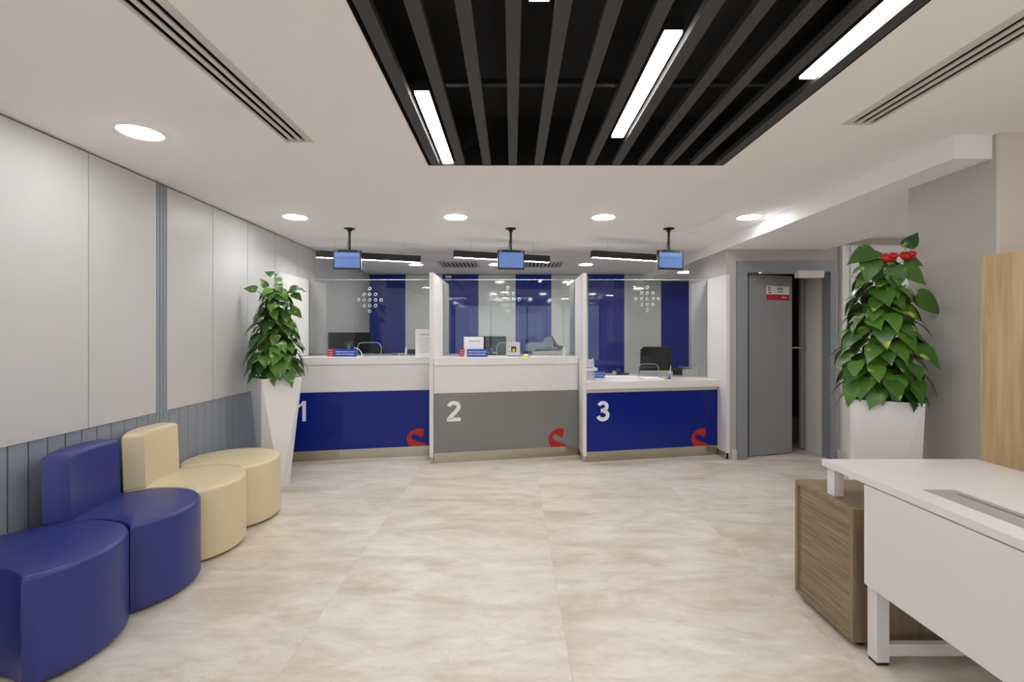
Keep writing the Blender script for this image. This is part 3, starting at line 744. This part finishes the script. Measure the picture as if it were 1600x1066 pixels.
# ------------------------------------------------------------------ planters
def leaf_mesh(seed, L=.135):
    rnd = random.Random(seed); bm = NB(); rows = []
    # half widths along the blade, heart shaped
    prof = [(-.16, .16), (-.10, .34), (.02, .43), (.18, .46), (.36, .42), (.54, .33), (.70, .22), (.85, .11), (.95, .045), (1.04, .0)]
    bend = .25+rnd.random()*.25
    for i, (s, wd) in enumerate(prof):
        y = s*L; zc = -bend*L*max(0, s)**2*.9
        r = []
        for c in (-1, -.5, 0, .5, 1):
            ww = wd*L*.92; yy = y+(.10*L if (i == 0 and c == 0) else 0)+(.0 if i else .0)
            if i == 0: ww = wd*L*1.35; yy = y+(.15*L*(1-abs(c)) if abs(c) < .6 else .02*L) 
            lift = (.16*abs(c)-.10*abs(c)**2*1.2)*wd*L*1.6 + .012*L*math.sin(6*s+c*3+seed)
            r.append((c*ww, yy, zc+lift))
        rows.append([bm.verts.new(p) for p in (r if wd > 0 else [r[2]])])
    for A, B in zip(rows, rows[1:]):
        if len(B) == 1:
            for i in range(4): bm.faces.new((A[i], A[i+1], B[0]))
        else:
            for i in range(4): bm.faces.new((A[i], A[i+1], B[i+1], B[i]))
    me = bpy.data.meshes.new('leaf'); bm.to_mesh(me); bm.free()
    for p in me.polygons: p.use_smooth = True
    me.materials.append(leaf_m); return me
LEAVES = [leaf_mesh(s) for s in range(5)]
def planter(cx, cy, rot_top, d, half, zr, lab, seed, top, wid, nleaf, extra, camdir, twist=PI/4):
    rnd = random.Random(seed)
    t = thing('potted_plant', lab, 'plant', (cx, cy, 0), 0)
    # faceted pot: square rim, smaller square foot turned by 45 degrees
    bm = NB()
    T = [(d*math.cos(rot_top+k*PI/2), d*math.sin(rot_top+k*PI/2)) for k in range(4)]
    hb = half*math.sqrt(2); B = [(hb*math.cos(rot_top+twist+k*PI/2), hb*math.sin(rot_top+twist+k*PI/2)) for k in range(4)]
    tv = [bm.verts.new((x, y, zr)) for x, y in T]; bv = [bm.verts.new((x, y, 0)) for x, y in B]
    ti = [bm.verts.new((x*.93, y*.93, zr)) for x, y in T]; td = [bm.verts.new((x*.9, y*.9, zr-.09)) for x, y in T]
    for k in range(4):
        j = (k+1) % 4
        bm.faces.new((tv[k], bv[k], tv[j])); bm.faces.new((bv[k], bv[j], tv[j]))
        bm.faces.new((tv[k], tv[j], ti[j], ti[k])); bm.faces.new((ti[k], ti[j], td[j], td[k]))
    bm.faces.new(td); bm.faces.new(bv[::-1]); bmesh.ops.recalc_face_normals(bm, faces=bm.faces)
    pot = obj('planter', bm, pot_m, t, local=True)
    bm = NB(); prism(bm, [(x*.905, y*.905) for x, y in T], zr-.089, zr-.035); obj('soil', bm, soil_m, t, local=True)
    bm = NB(); cyl(bm, (0, 0, zr-.05), .035, (top-zr)*.72+.05, 12); obj('moss_pole', bm, pole_m, t, local=True)
    stems = NB(); n = 0
    def put(base, tip, nrm, s):
        nonlocal n
        y = (Vector(tip)-Vector(base)).normalized(); z = (Vector(nrm)-y*Vector(nrm).dot(y)).normalized(); x = y.cross(z)
        o = bpy.data.objects.new('leaf', LEAVES[rnd.randrange(5)]); COL.objects.link(o); o.parent = t
        m = Matrix(((x.x, y.x, z.x, 0), (x.y, y.y, z.y, 0), (x.z, y.z, z.z, 0), (0, 0, 0, 1)))
        o.matrix_local = Matrix.Translation(base) @ m @ Matrix.Scale(s, 4); n += 1
    g = PI*(3-math.sqrt(5))
    for i in range(nleaf):
        f = (i+.5)/nleaf; f = f**1.18
        z = zr-.05+f*(top-zr-.10)+.07
        ang = i*g+rnd.uniform(-.3, .3)
        rr = wid(f)*rnd.uniform(.72, 1.0)
        if i % 3 == 0: rr *= .62
        dx, dy = math.cos(ang), math.sin(ang)
        base = Vector((dx*rr*.62, dy*rr*.62, z+.03))
        droop = rnd.uniform(.5, 1.25)*(1.0-.35*f); yaw = rnd.uniform(-.45, .45)
        dd = Vector((math.cos(ang+yaw), math.sin(ang+yaw), -droop))
        nr = Vector((dx*.8, dy*.8, .75)) + Vector((rnd.uniform(-.3, .3), rnd.uniform(-.3, .3), rnd.uniform(-.2, .2)))
        s = rnd.uniform(.78, 1.12)*(1.05-.22*f)
        lim = wall_x(cy+base.y)-cx+.03 if cx < 0 else None
        tip = base+dd.normalized()*.14*s
        if lim is not None and tip.x < lim: base.x += lim-tip.x
        if cx > 0 and cx+tip.x > 2.53: base.x -= cx+tip.x-2.53
        put(base, base+dd, nr, s)
        st = Vector((dx*.03, dy*.03, max(zr-.03, z-.07)))
        if i % 2 == 0: tube(stems, [st, (st+base)/2+Vector((0, 0, .035)), base], .0028, 4)
    for (bx, by, bz, tx, ty, tz, s) in extra:
        base = Vector((bx, by, bz)); tipv = Vector((tx, ty, tz)); put(base, base+tipv, Vector((-tipv.x*.2+camdir[0], camdir[1], .7)), s)
        tube(stems, [(bx*.15, by*.15, bz-.25), (bx*.6, by*.6, bz-.06), base], .0030, 4)
    obj('stem', stems, stem_m, t, local=True)
    return t
def wid1(f): return (.352 if f < .25 else .352-.20*(f-.25)/.75) if f > .04 else .31
p1 = planter(-2.18, 4.31, -PI/2, .245, .088, 1.0, 'left white faceted planter of green pothos beside the cream ottoman', 3, 1.86, wid1, 175,
    [(-.16, -.05, 1.80, -.13, -.02, .03, .8), (.0, -.02, 1.93, -.08, -.02, .05, .7), (.03, -.03, 1.90, .06, -.03, -.02, .6), (.16, -.05, 1.80, .10, -.02, .01, .95),
     (.19, -.05, 1.76, .10, -.03, -.06, .75), (-.07, -.04, 1.83, -.02, -.02, .06, .6), (.17, -.05, 1.62, .13, -.02, -.08, .9), (.05, -.06, 1.84, .04, -.03, -.05, .7)], (.45, -.9))
th = math.radians(-31)
p2 = planter(2.29, 2.895, th+PI/4, .248, .125, 1.0, 'right white planter of pothos with red blooms, behind the desk', 11, 1.90, wid1, 165,
    [(-.10, -.06, 1.90, -.15, -.02, -.05, 1.2), (.12, -.05, 1.93, .05, -.02, .10, .75), (.16, -.08, 1.62, .16, -.05, -.11, 1.25), (.06, -.10, 1.79, .16, -.04, -.10, 1.2),
     (-.12, -.08, 1.84, -.05, -.03, -.11, 1.05), (.10, -.06, 1.86, .13, -.02, -.04, .9), (-.02, -.12, 1.79, .0, -.03, -.13, 1.0)], (-.5, -.9), math.radians(9))
for fx, fz, s in ((-.045, 1.845, 1.0), (.065, 1.855, .95)):
    bm = NB()
    for k in range(4):
        a = k*PI/2+.5; c = Vector((fx+math.cos(a)*.024, -.115+math.sin(a)*.018, fz+.014*(k % 2)))
        r0 = bmesh.ops.create_icosphere(bm, subdivisions=2, radius=.026*s, matrix=Matrix.Translation(c) @ Matrix.Diagonal((1, .8, .8, 1)))
    obj('bloom', bm, flower_m, p2, local=True, smooth='all', label='red bloom')

# ------------------------------------------------------------------ desk, pedestal and cabinet
DZT = .785; DX, DY, DR = 1.515, 2.285, 2.27
dk = thing('office_desk', 'white rectangular office desk with a deep front panel', 'desk', (1.89, 1.4, 0))
FL = (1.612, 1.737, 1.40, 1.834)
bm = NB(); slab(bm, DX, DR, .50, DY, DZT-.03, DZT, [FL]); clean_slab(bm); obj('desktop', bm, white_m, dk)
bm = bbox(DX+.0, DX+.018, .62, 2.01, .325, DZT-.036, .001, 1); obj('modesty_panel', bm, white_m, dk)
for (a, b) in ((DX+.02, 1.965), (DX+.02, .60), (DR-.075, 1.965), (DR-.075, .60)):
    bm = bbox(a, a+.052, b, b+.052, .014, DZT-.03, .003); lg = obj('leg', bm, white_m, dk)
    bm = NB(); box(bm, a+.002, a+.05, b+.002, b+.05, 0, .014); obj('foot', bm, black_m, lg)
bm = bbox(DX+.072, DR-.075, 1.975, 2.0, .035, .085, .002); obj('crossbar', bm, white_m, dk)
bm = bbox(DX+.02, DX+.065, 2.225, 2.275, .622, DZT-.03, .002); obj('desk_support', bm, white_m, dk)
bm = bbox(DX+.03, DR-.03, 1.97, 2.01, DZT-.075, DZT-.031, .002); obj('rail', bm, white_m, dk)
x0, x1, y0, y1 = FL
bm = NB(); box(bm, x0, x1, y0, y1, DZT-.012, DZT-.008); box(bm, x0, x0+.082, y0, y1, DZT-.008, DZT+.001); box(bm, x1-.026, x1, y0, y1, DZT-.008, DZT+.001)
box(bm, x0+.082, x1-.026, y1-.045, y1, DZT-.008, DZT+.001); box(bm, x0+.082, x1-.026, y0, y0+.045, DZT-.008, DZT+.001)
fl = obj('cable_flap', bm, alu_m, dk, label='brushed metal cable flap')
bm = NB(); box(bm, x0+.0822, x1-.0262, y0+.0452, y1-.0452, DZT-.0079, DZT-.006); obj('brush_strip', bm, black_m, fl)

pd = thing('pedestal_cabinet', 'low taupe striped wood pedestal under the white desk', 'cabinet', (1.87, 2.28, 0))
PX0, PX1, PY0, PY1, PZ1 = 1.508, 2.24, 2.068, 2.49, .62
bm = bbox(PX0, PX1, PY0, PY1, PZ1-.02, PZ1, .001, 1); obj('top', bm, zebra_v, pd)
bm = bbox(PX0, PX1, PY0, PY1, .03, .05, .001, 1); obj('bottom', bm, zebra_v, pd)
for (a, b) in ((PY0, PY0+.022), (PY1-.022, PY1)):
    bm = bbox(PX0, PX0+.03, a, b, .05, PZ1-.02, .001, 1); obj('side_frame', bm, zebra_v, pd)
bm = NB(); box(bm, PX0+.010, PX0+.022, PY0+.022, PY1-.022, .05, PZ1-.02); obj('side_panel', bm, zebra_m, pd)
bm = NB(); box(bm, PX0+.03, PX1, PY0+.001, PY0+.02, .05, PZ1-.02); obj('front_panel', bm, zebra_v, pd)
bm = NB(); box(bm, PX0+.03, PX1, PY1-.02, PY1-.001, .05, PZ1-.02); box(bm, PX1-.02, PX1, PY0+.02, PY1-.02, .05, PZ1-.02); obj('back_panel', bm, zebra_v, pd)
for a in (PX0+.06, PX1-.06):
    for b in (PY0+.05, PY1-.05): bm = NB(); cyl(bm, (a, b, 0), .022, .03, 14); obj('castor', bm, black_m, pd)

cb = thing('wood_cabinet', 'tall light oak cabinet at the right edge of the picture', 'cabinet', (2.66, 1.9, 0))
CX0 = X(1532, 2.42)
bm = bbox(CX0, CX0+.025, 1.55, 2.42, .0, 1.795, .001, 1); obj('side_panel', bm, oak_m, cb)
bm = bbox(CX0+.025, 2.90, 2.395, 2.42, 0, 1.795, .001, 1); obj('end_panel', bm, oak_m, cb)
bm = bbox(CX0+.025, 2.90, 1.55, 1.575, 0, 1.795, .001, 1); obj('end_panel', bm, oak_m, cb)
bm = bbox(CX0+.025, 2.90, 1.575, 2.395, 1.77, 1.795, .001, 1); obj('top', bm, oak_m, cb)
for k in range(2):
    bm = bbox(2.90, 2.92, 1.555+k*.433, 1.985+k*.433, .05, 1.79, .001, 1); dr = obj('door', bm, oak_m, cb)
    bm = NB(); box(bm, 2.92, 2.935, 1.95+k*.08, 1.96+k*.08, .9, 1.05); obj('handle', bm, chrome_m, dr)

# ------------------------------------------------------------------ things on and behind the counters
T1 = 1.13; T3 = .87
def blue_sign(px0, px1, D, zt0, lab, h=.085, tilt=.012):
    x0, x1 = X(px0, D), X(px1, D); ww = x1-x0
    t = thing('counter_sign', lab, 'sign', ((x0+x1)/2, D, zt0), 0, 'blue notices on the counters')
    bm = NB(); v = box(bm, x0, x1, D, D+.028, zt0, zt0+h)
    for q in v:
        if q.co.z > zt0+.01: q.co.y += tilt if q.co.y < D+.01 else -.008
    bev(bm, .002, 1); obj('block', bm, sign_b, t)
    vv = Vector((0, tilt, h)).normalized(); nn = Vector((0, -h, tilt)).normalized()
    for k, s in enumerate(('Please count your cash', 'before proceeding')):
        o = Vector((x0+ww*.08, D, zt0))+vv*(h*.56-k*h*.32)+nn*.0005
        bm = text_bm(s, ww*(.84 if k == 0 else .80), h*.16, o, (1, 0, 0), vv, nn, .0008, bold=.02); obj('lettering', bm, num_m, t)
    return t
blue_sign(522, 556.5, 5.42, T1, 'blue notice block with white writing on counter one', .087)
blue_sign(729.5, 762, 5.36, T1, 'blue notice block in front of the white paper stand on counter two', .09)
blue_sign(927, 946, 5.55, T3, 'blue notice beside the leaflet rack on counter three', .08)
def red_box(px0, px1, D, lab):
    x0, x1 = X(px0, D), X(px1, D); t = thing('leaflet_box', lab, 'box', ((x0+x1)/2, D, T1), 0, 'red leaflet boxes')
    bm = NB(); v = box(bm, x0, x1, D, D+.03, T1, T1+.088)
    for q in v:
        if q.co.z > T1+.02: q.co.x += .008
    bev(bm, .002, 1); obj('block', bm, sign_r, t)
    bm = NB()
    for k in range(3): box(bm, x0+.012, x1-.006, D-.0012, D, T1+.016+k*.026, T1+.020+k*.026)
    obj('lettering', bm, paper_m, t)
red_box(511.5, 521, 5.45, 'small red leaflet box left of the blue notice on counter one')
red_box(717.5, 725, 5.45, 'small red leaflet box left of the paper stand on counter two')

def monitor(px0, px1, pytop, D, lab, zb, extra=True):
    x0, x1, zt = X(px0, D), X(px1, D), Z(pytop, D)
    t = thing('computer_monitor', lab, 'monitor', ((x0+x1)/2, D+.06, zb), 0, 'teller monitors seen from behind')
    bm = bbox(x0, x1, D, D+.03, zb+.03, zt, .004); obj('housing', bm, black_m, t)
    xm = (x0+x1)/2
    bm = bbox(xm-.06, xm+.06, D-.018, D, zt-.20, zt-.11, .004); vp = obj('mount', bm, dev_dk, t)
    bm = NB(); box(bm, xm-.022, xm+.022, D-.03, D-.018, zb+.012, zt-.15); obj('stand', bm, grey_pl, t)
    bm = bbox(xm-.12, xm+.12, D-.10, D+.10, zb, zb+.012, .004); obj('stand_base', bm, black_m, t)
    bm = NB(); box(bm, x0+.01, x1-.01, D+.03, D+.032, zb+.04, zt-.01); obj('display', bm, screen_m, t)
monitor(512.5, 580, 519.5, 5.93, 'black computer monitor seen from behind at counter one', T1, True)
monitor(744, 790.5, 525.5, 6.0, 'dark computer monitor behind the paper stand on counter two', T1)

def stand_sheet(px0, px1, pyt, D, zt0, lab, lines, title=None, grp=None):
    x0, x1, zt = X(px0, D), X(px1, D), Z(pyt, D); ww, hh = x1-x0, zt-zt0
    t = thing('notice_stand', lab, 'notice', ((x0+x1)/2, D, zt0), 0)
    bm = bbox(x0, x1, D, D+.006, zt0, zt, .001, 1); obj('sheet', bm, paper_m, t)
    bm = NB(); box(bm, x0-.003, x1+.003, D-.012, D+.05, zt0, zt0+.004); obj('holder', bm, acryl_m, t)
    bm = NB()
    for k in range(lines):
        z = zt-hh*(.34+.58*k/lines); wl_ = (.70, .62, .74, .45)[k % 4]
        box(bm, x0+ww*.2, x0+ww*(.2+wl_), D-.0008, D, z-.0022, z+.0022)
    if lines: obj('print_line', bm, plain('faint_ink_%d' % px0, (150, 148, 150), .7), t)
    if title:
        bm = text_bm(title, ww*.6, hh*.055, (x0+ww*.25, D, zt-hh*.23), (1, 0, 0), (0, 0, 1), (0, -1, 0), bold=.02); obj('lettering', bm, ink_m, t)
stand_sheet(649, 680, 514.5, 5.52, T1, 'white printed notice headed Charges leaning by the first partition', 8, 'Charges')
stand_sheet(724.8, 755.5, 526.5, 5.47, T1, 'white paper stand behind the blue notice on counter two', 0, 'Notice')

# acrylic pen blocks
def acrylic(px0, px1, pyt, D, zt0, lab):
    x0, x1, zt = X(px0, D), X(px1, D), Z(pyt, D); t = thing('pen_holder', lab, 'pen holder', ((x0+x1)/2, D, zt0))
    bm = NB(); box(bm, x0, x1, D, D+.004, zt0, zt0+.004); box(bm, x0, x1, D-.03, D+.03, zt0, zt0+.004)
    box(bm, x1-.004, x1, D-.03, D+.03, zt0, zt-.02); box(bm, x0, x1, D-.03, D-.027, zt0+.03, zt0+.034); box(bm, x0, x0+.004, D-.03, D+.03, zt0, zt0+.034)
    obj('stand', bm, acryl_m, t)
    bm = NB(); tube(bm, [(x1-.02, D, zt0+.006), (x1-.008, D, zt)], .004, 8); obj('pen', bm, num_m, t, smooth=True)
acrylic(623, 635.5, 541, 5.50, T1, 'clear acrylic pen stand left of the Charges notice')
acrylic(868.5, 883, 542, 5.40, T1, 'white wire pen stand at the right end of counter two')

# cable loop on counter one
bm = NB(); tube(bm, [(X(553, 5.5)+.095*math.sin(a), 5.5, T1+.10*math.cos(a)+.004-.004*math.cos(a)) for a in [PI/2*i/10 for i in range(11)]], .004, 6)
single('looped_cable', bm, num_m, 'white curved cable arching down beside the blue notice on counter one', 'cable')
# dark papers at counter one right
bm = bbox(X(612, 6.05), X(652, 6.05), 5.95, 6.15, T1, T1+.012, .003); single('document_tray', bm, grey_pl, 'flat grey tray behind the glass of counter one', 'tray')
bm = bbox(X(632, 6.05), X(654, 6.05), 6.0, 6.14, T1+.012, T1+.062, .02, 3); single('desk_phone', bm, black_m, 'black desk telephone on the grey tray behind counter one', 'telephone', smooth=True)

# banknote counter
D = 5.48; x0, x1 = X(792.8, D), X(812.5, D); zt = Z(535, D)
t = thing('coin_counter', 'silver box-shaped banknote counter on counter two', 'machine', ((x0+x1)/2, D, T1))
bm = bbox(x0, x1, D, D+.13, T1+.008, zt, .012, 3); obj('case', bm, silver_m, t, smooth=True)
bm = bbox(x0+.045, x1-.045, D-.003, D+.002, T1+.05, zt-.05, .001, 1)
obj('window', bm, black_m, t); bm = bbox(x0+.06, x1-.06, D-.006, D-.003, T1+.055, T1+.09, .001, 1); obj('flap', bm, yellow_m, t)
bm = NB(); box(bm, x0+.004, x1-.004, D+.006, D+.12, T1, T1+.008); box(bm, x0+.02, x0+.03, D-.001, D, T1+.11, T1+.12); box(bm, x0+.02, x0+.03, D-.001, D, T1+.05, T1+.06); obj('feet', bm, black_m, t)
bm = NB(); tube(bm, [(x1-.006, D+.03, T1+.02), (x1+.004, D+.03, T1+.10), (x1-.004, D+.04, zt-.01)], .005, 6); obj('handle', bm, black_m, t)
# yellow sponge
D = 5.40; bm = NB(); lathe(bm, [(.034, 0), (.040, .004), (.038, .012), (.024, .02), (.016, .03), (.008, .032)], (X(822, D), D, T1), 20)
single('fingertip_sponge', bm, yellow_m, 'small yellow fingertip sponge dish on counter two', 'sponge', smooth=True)
# black plate behind hatch 2
bm = bbox(X(776.5, 5.78), X(790.5, 5.78), 5.78, 5.80, T1, T1+.15, .004); single('display_back', bm, black_m, 'black upright display back in the hatch of counter two', 'display')

# document scanner
D = 5.95
t = thing('document_scanner', 'pale blue-grey document scanner with a raised lid on counter two', 'scanner', (X(853, D), D, T1), 0)
def P(px, py): return (X(px, D), Z(py, D))
def sc(name, pts, y0, y1, m, b=.003):
    bm = NB(); plate(bm, [P(*p) for p in pts], (0, y0, 0), (1, 0, 0), (0, 0, 1), (0, 1, 0), y1-y0); bev(bm, b, 2); return obj(name, bm, m, t)
zpx = HZ+(EYE-T1)*F/D
sc('base', [(832, zpx), (868, zpx), (876, zpx-3), (876, zpx-7), (832, zpx-5)], 5.86, 6.14, trim_m, .002)
sc('tray', [(835, zpx-5), (876, zpx-7), (878, zpx-9), (836, zpx-8.5)], 5.87, 6.13, dev_dk, .001)
sc('body', [(821.5, zpx-7), (822.5, zpx-15), (825.5, zpx-18), (829, zpx-19), (849, zpx-19), (853, zpx-11), (866, zpx-11), (866, zpx-8.6), (838, zpx-8.6), (836, zpx-5.5), (823, zpx-5.5)], 5.88, 6.12, dev_bl)
sc('lid', [(849, zpx-19), (852, zpx-26), (861, zpx-27.5), (864, zpx-18), (861, zpx-13), (855, zpx-11), (852, zpx-12)], 5.90, 6.10, dev_bl)
sc('paper_guide', [(858, zpx-29), (862, zpx-29.5), (871, zpx-15), (880, zpx-13), (877, zpx-9), (866, zpx-11.4), (864, zpx-18)], 5.91, 6.09, dev_dk)

# counter three: leaflet rack
D = 5.30; t = thing('leaflet_rack', 'clear two-tier leaflet rack against the partition on counter three', 'rack', (X(923, D), D, T3))
x0, x1, x2 = .808, X(927.5, D), X(931.5, D)
bm = NB(); plate(bm, [(5.24, T3), (5.36, T3), (5.36, Z(559, D)), (5.28, Z(566, D)), (5.24, Z(574, D))], (x1-.003, 0, 0), (0, 1, 0), (0, 0, 1), (1, 0, 0), .003); obj('side', bm, acryl_m, t)
bm = NB(); box(bm, x0, x2, 5.22, 5.37, Z(577, D)-.012, Z(574.5, D)); obj('shelf', bm, acryl_m, t)
bm = NB(); box(bm, x0, x1, 5.24, 5.37, T3, T3+.006); obj('shelf', bm, acryl_m, t)
for k, (z0, z1) in enumerate(((T3+.006, Z(578.5, D)), (Z(574, D), Z(562, D)))):
    bm = NB()
    for q in range(5): box(bm, x0+.004, x1-.006, 5.26+.018*q, 5.272+.018*q, z0, z1-.01*q*0+.0)
    obj('leaflets', bm, purple_m, t)
bm = NB(); box(bm, X(944, 5.55), X(995, 5.55), 5.46, 5.64, T3, T3+.022); bev(bm, .002, 1); single('writing_pad', bm, paper_m, 'wide flat white writing pad on counter three', 'pad')
bm = bbox(X(1000, 5.62), X(1028, 5.62), 5.40, 5.66, T3, T3+.006, .001, 1); single('paper_sheet', bm, paper_m, 'white papers lying in the hatch of counter three', 'paper')
# things behind glass 3
bm = bbox(X(998, 6.1), X(1046, 6.1), 5.95, 6.06, T3, T3+.045, .004); single('paper_stack', bm, paper_m, 'white paper stack behind the glass of counter three', 'paper')
bm = bbox(X(1000, 6.1), X(1032, 6.1), 6.08, 6.17, T3, T3+.085, .012, 3); single('speaker_box', bm, black_m, 'black rounded desk device behind the paper stack at the hatch of counter three', 'device', smooth=True)
D = 5.95; t = thing('tape_dispenser', 'dark tape dispenser with a white roll behind counter three', 'dispenser', (X(968, D), D, T3))
bm = bbox(X(963, D), X(983, D), D, D+.07, T3, T3+.022, .006, 2); obj('base', bm, black_m, t)
bm = NB(); cyl(bm, (X(960.5, D), D+.01, T3+.025), .025, .03, 20, 'Y'); obj('roll', bm, num_m, t, smooth=True)
bm = bbox(X(965, D), X(969, D), D+.02, D+.05, T3+.022, T3+.065, .004); obj('holder', bm, dev_dk, t)
# pen on a stand
D = 5.42; t = thing('pen_stand', 'blue pen upright on a round stand at counter three', 'pen', (X(1045, D), D, T3))
bm = NB(); lathe(bm, [(.028, 0), (.030, .004), (.016, .010), (.010, .028)], (X(1045.5, D), D, T3), 20); obj('stand', bm, plain('deep_blue_plastic', (44, 52, 130), .4), t, smooth=True)
bm = NB(); tube(bm, [(X(1045.5, D), D, T3+.025), (X(1048.5, D), D, T3+.155)], .0045, 8); obj('pen', bm, acryl_m, t, smooth=True)
bm = NB(); tube(bm, [(X(1045.5, D), D, T3+.02), (X(1046.3, D), D, T3+.06)], .006, 8); obj('grip', bm, plain('pen_blue', (40, 60, 170), .4), t, smooth=True)
bm = NB(); tube(bm, [(X(1029, 5.5), 5.5, T3+.006), (X(1036, 5.45), 5.45, T3+.004), (X(1044, 5.45), 5.45, T3+.005)], .004, 6); single('pen_chain', bm, plain('brass_cord', (150, 130, 80), .5), 'short tan cord lying between the hatch and the pen stand', 'cord')
# telephone and card terminal
D = 5.95
t = thing('office_telephone', 'black telephone handset left of the white card terminal', 'telephone', (X(1058, D), D, T3))
bm = bbox(X(1051, D), X(1066, D), D, D+.14, T3, T3+.05, .018, 3); obj('body', bm, black_m, t, smooth=True)
bm = NB(); tube(bm, [(X(1052, D), D+.02, T3+.045), (X(1054, D), D+.02, T3+.07), (X(1062, D), D+.02, T3+.075), (X(1066, D), D+.02, T3+.055)], .016, 10); obj('handset', bm, black_m, t, smooth=True)
t = thing('card_terminal', 'white card payment terminal at the right end of counter three', 'terminal', (X(1084, D), D, T3))
bm = NB(); zp = HZ+(EYE-T3)*F/D
plate(bm, [P(*p) for p in ((1067, zp), (1101, zp), (1101.5, zp-5), (1099, zp-9), (1096, zp-12), (1091, zp-12), (1084, zp-9.5), (1071, zp-8.5), (1066, zp-5))], (0, D, 0), (1, 0, 0), (0, 0, 1), (0, 1, 0), .13); bev(bm, .006, 2); obj('body', bm, solid_m, t)
bm = NB(); cyl(bm, (X(1093, D), D-.004, Z(zp-9.5, D)), .016, .02, 16, 'Y'); obj('button', bm, grey_pl, t)
bm = NB(); plate(bm, [P(*p) for p in ((1066, zp-12.5), (1082, zp-11.5), (1082, zp-9.6), (1066, zp-10.5))], (0, D+.05, 0), (1, 0, 0), (0, 0, 1), (0, 1, 0), .08); obj('paper_cover', bm, grey_pl, t)

# office chairs
def office_chair(cx, cy, rot, lab, zt=1.19):
    t = thing('office_chair', lab, 'chair', (cx, cy, 0), rot, 'black teller chairs')
    bm = NB(); out = [(-.20, .62), (.20, .62), (.215, .85), (.21, zt-.03), (.18, zt), (-.18, zt), (-.21, zt-.03), (-.215, .85)]
    fr = [(x*.97, .63+(z-.62)*.975) for x, z in out]
    plate(bm, fr, (0, -.238, 0), (1, 0, 0), (0, 0, 1), (0, 1, 0), .012); obj('backrest', bm, mesh_m, t, local=True)
    bm = NB(); tube(bm, [(x, -.232, z) for x, z in out], .014, 8, True); obj('back_frame', bm, matblack, t, local=True, smooth='all')
    bm = bbox(-.24, .24, -.21, .25, .45, .52, .03, 3); obj('seat', bm, black_m, t, local=True, smooth=True)
    bm = NB(); tube(bm, [(0, -.23, .70), (0, -.26, .55), (0, -.20, .43), (0, 0, .43)], .022, 8); obj('back_support', bm, black_m, t, local=True)
    bm = NB(); cyl(bm, (0, 0, .10), .028, .35, 16); obj('gas_lift', bm, chrome_m, t, local=True, smooth=True)
    for k in range(5):
        a = k*2*PI/5; bm = NB(); tube(bm, [(0, 0, .13), (.29*math.cos(a), .29*math.sin(a), .075)], .020, 8); lg = obj('leg', bm, black_m, t, local=True)
        bm = NB(); cyl(bm, (.29*math.cos(a)-.02, .29*math.sin(a), .028), .028, .04, 14, 'X'); obj('castor', bm, black_m, lg, local=True)
    for s in (-1, 1):
        bm = NB(); tube(bm, [(s*.22, .0, .48), (s*.27, .0, .50), (s*.27, .0, .70)], .014, 8); ar = obj('armrest', bm, black_m, t, local=True)
        bm = bbox(s*.27-.035, s*.27+.035, -.12, .12, .70, .725, .008, 2); obj('arm_pad', bm, black_m, ar, local=True)
office_chair(X(1025, 7.2), 7.35, math.radians(-8), 'black mesh office chair behind counter three', 1.185)
office_chair(X(577, 6.95), 7.1, math.radians(10), 'black office chair behind the monitor at counter one', 1.19)
# visitor chair arm behind hatch 3
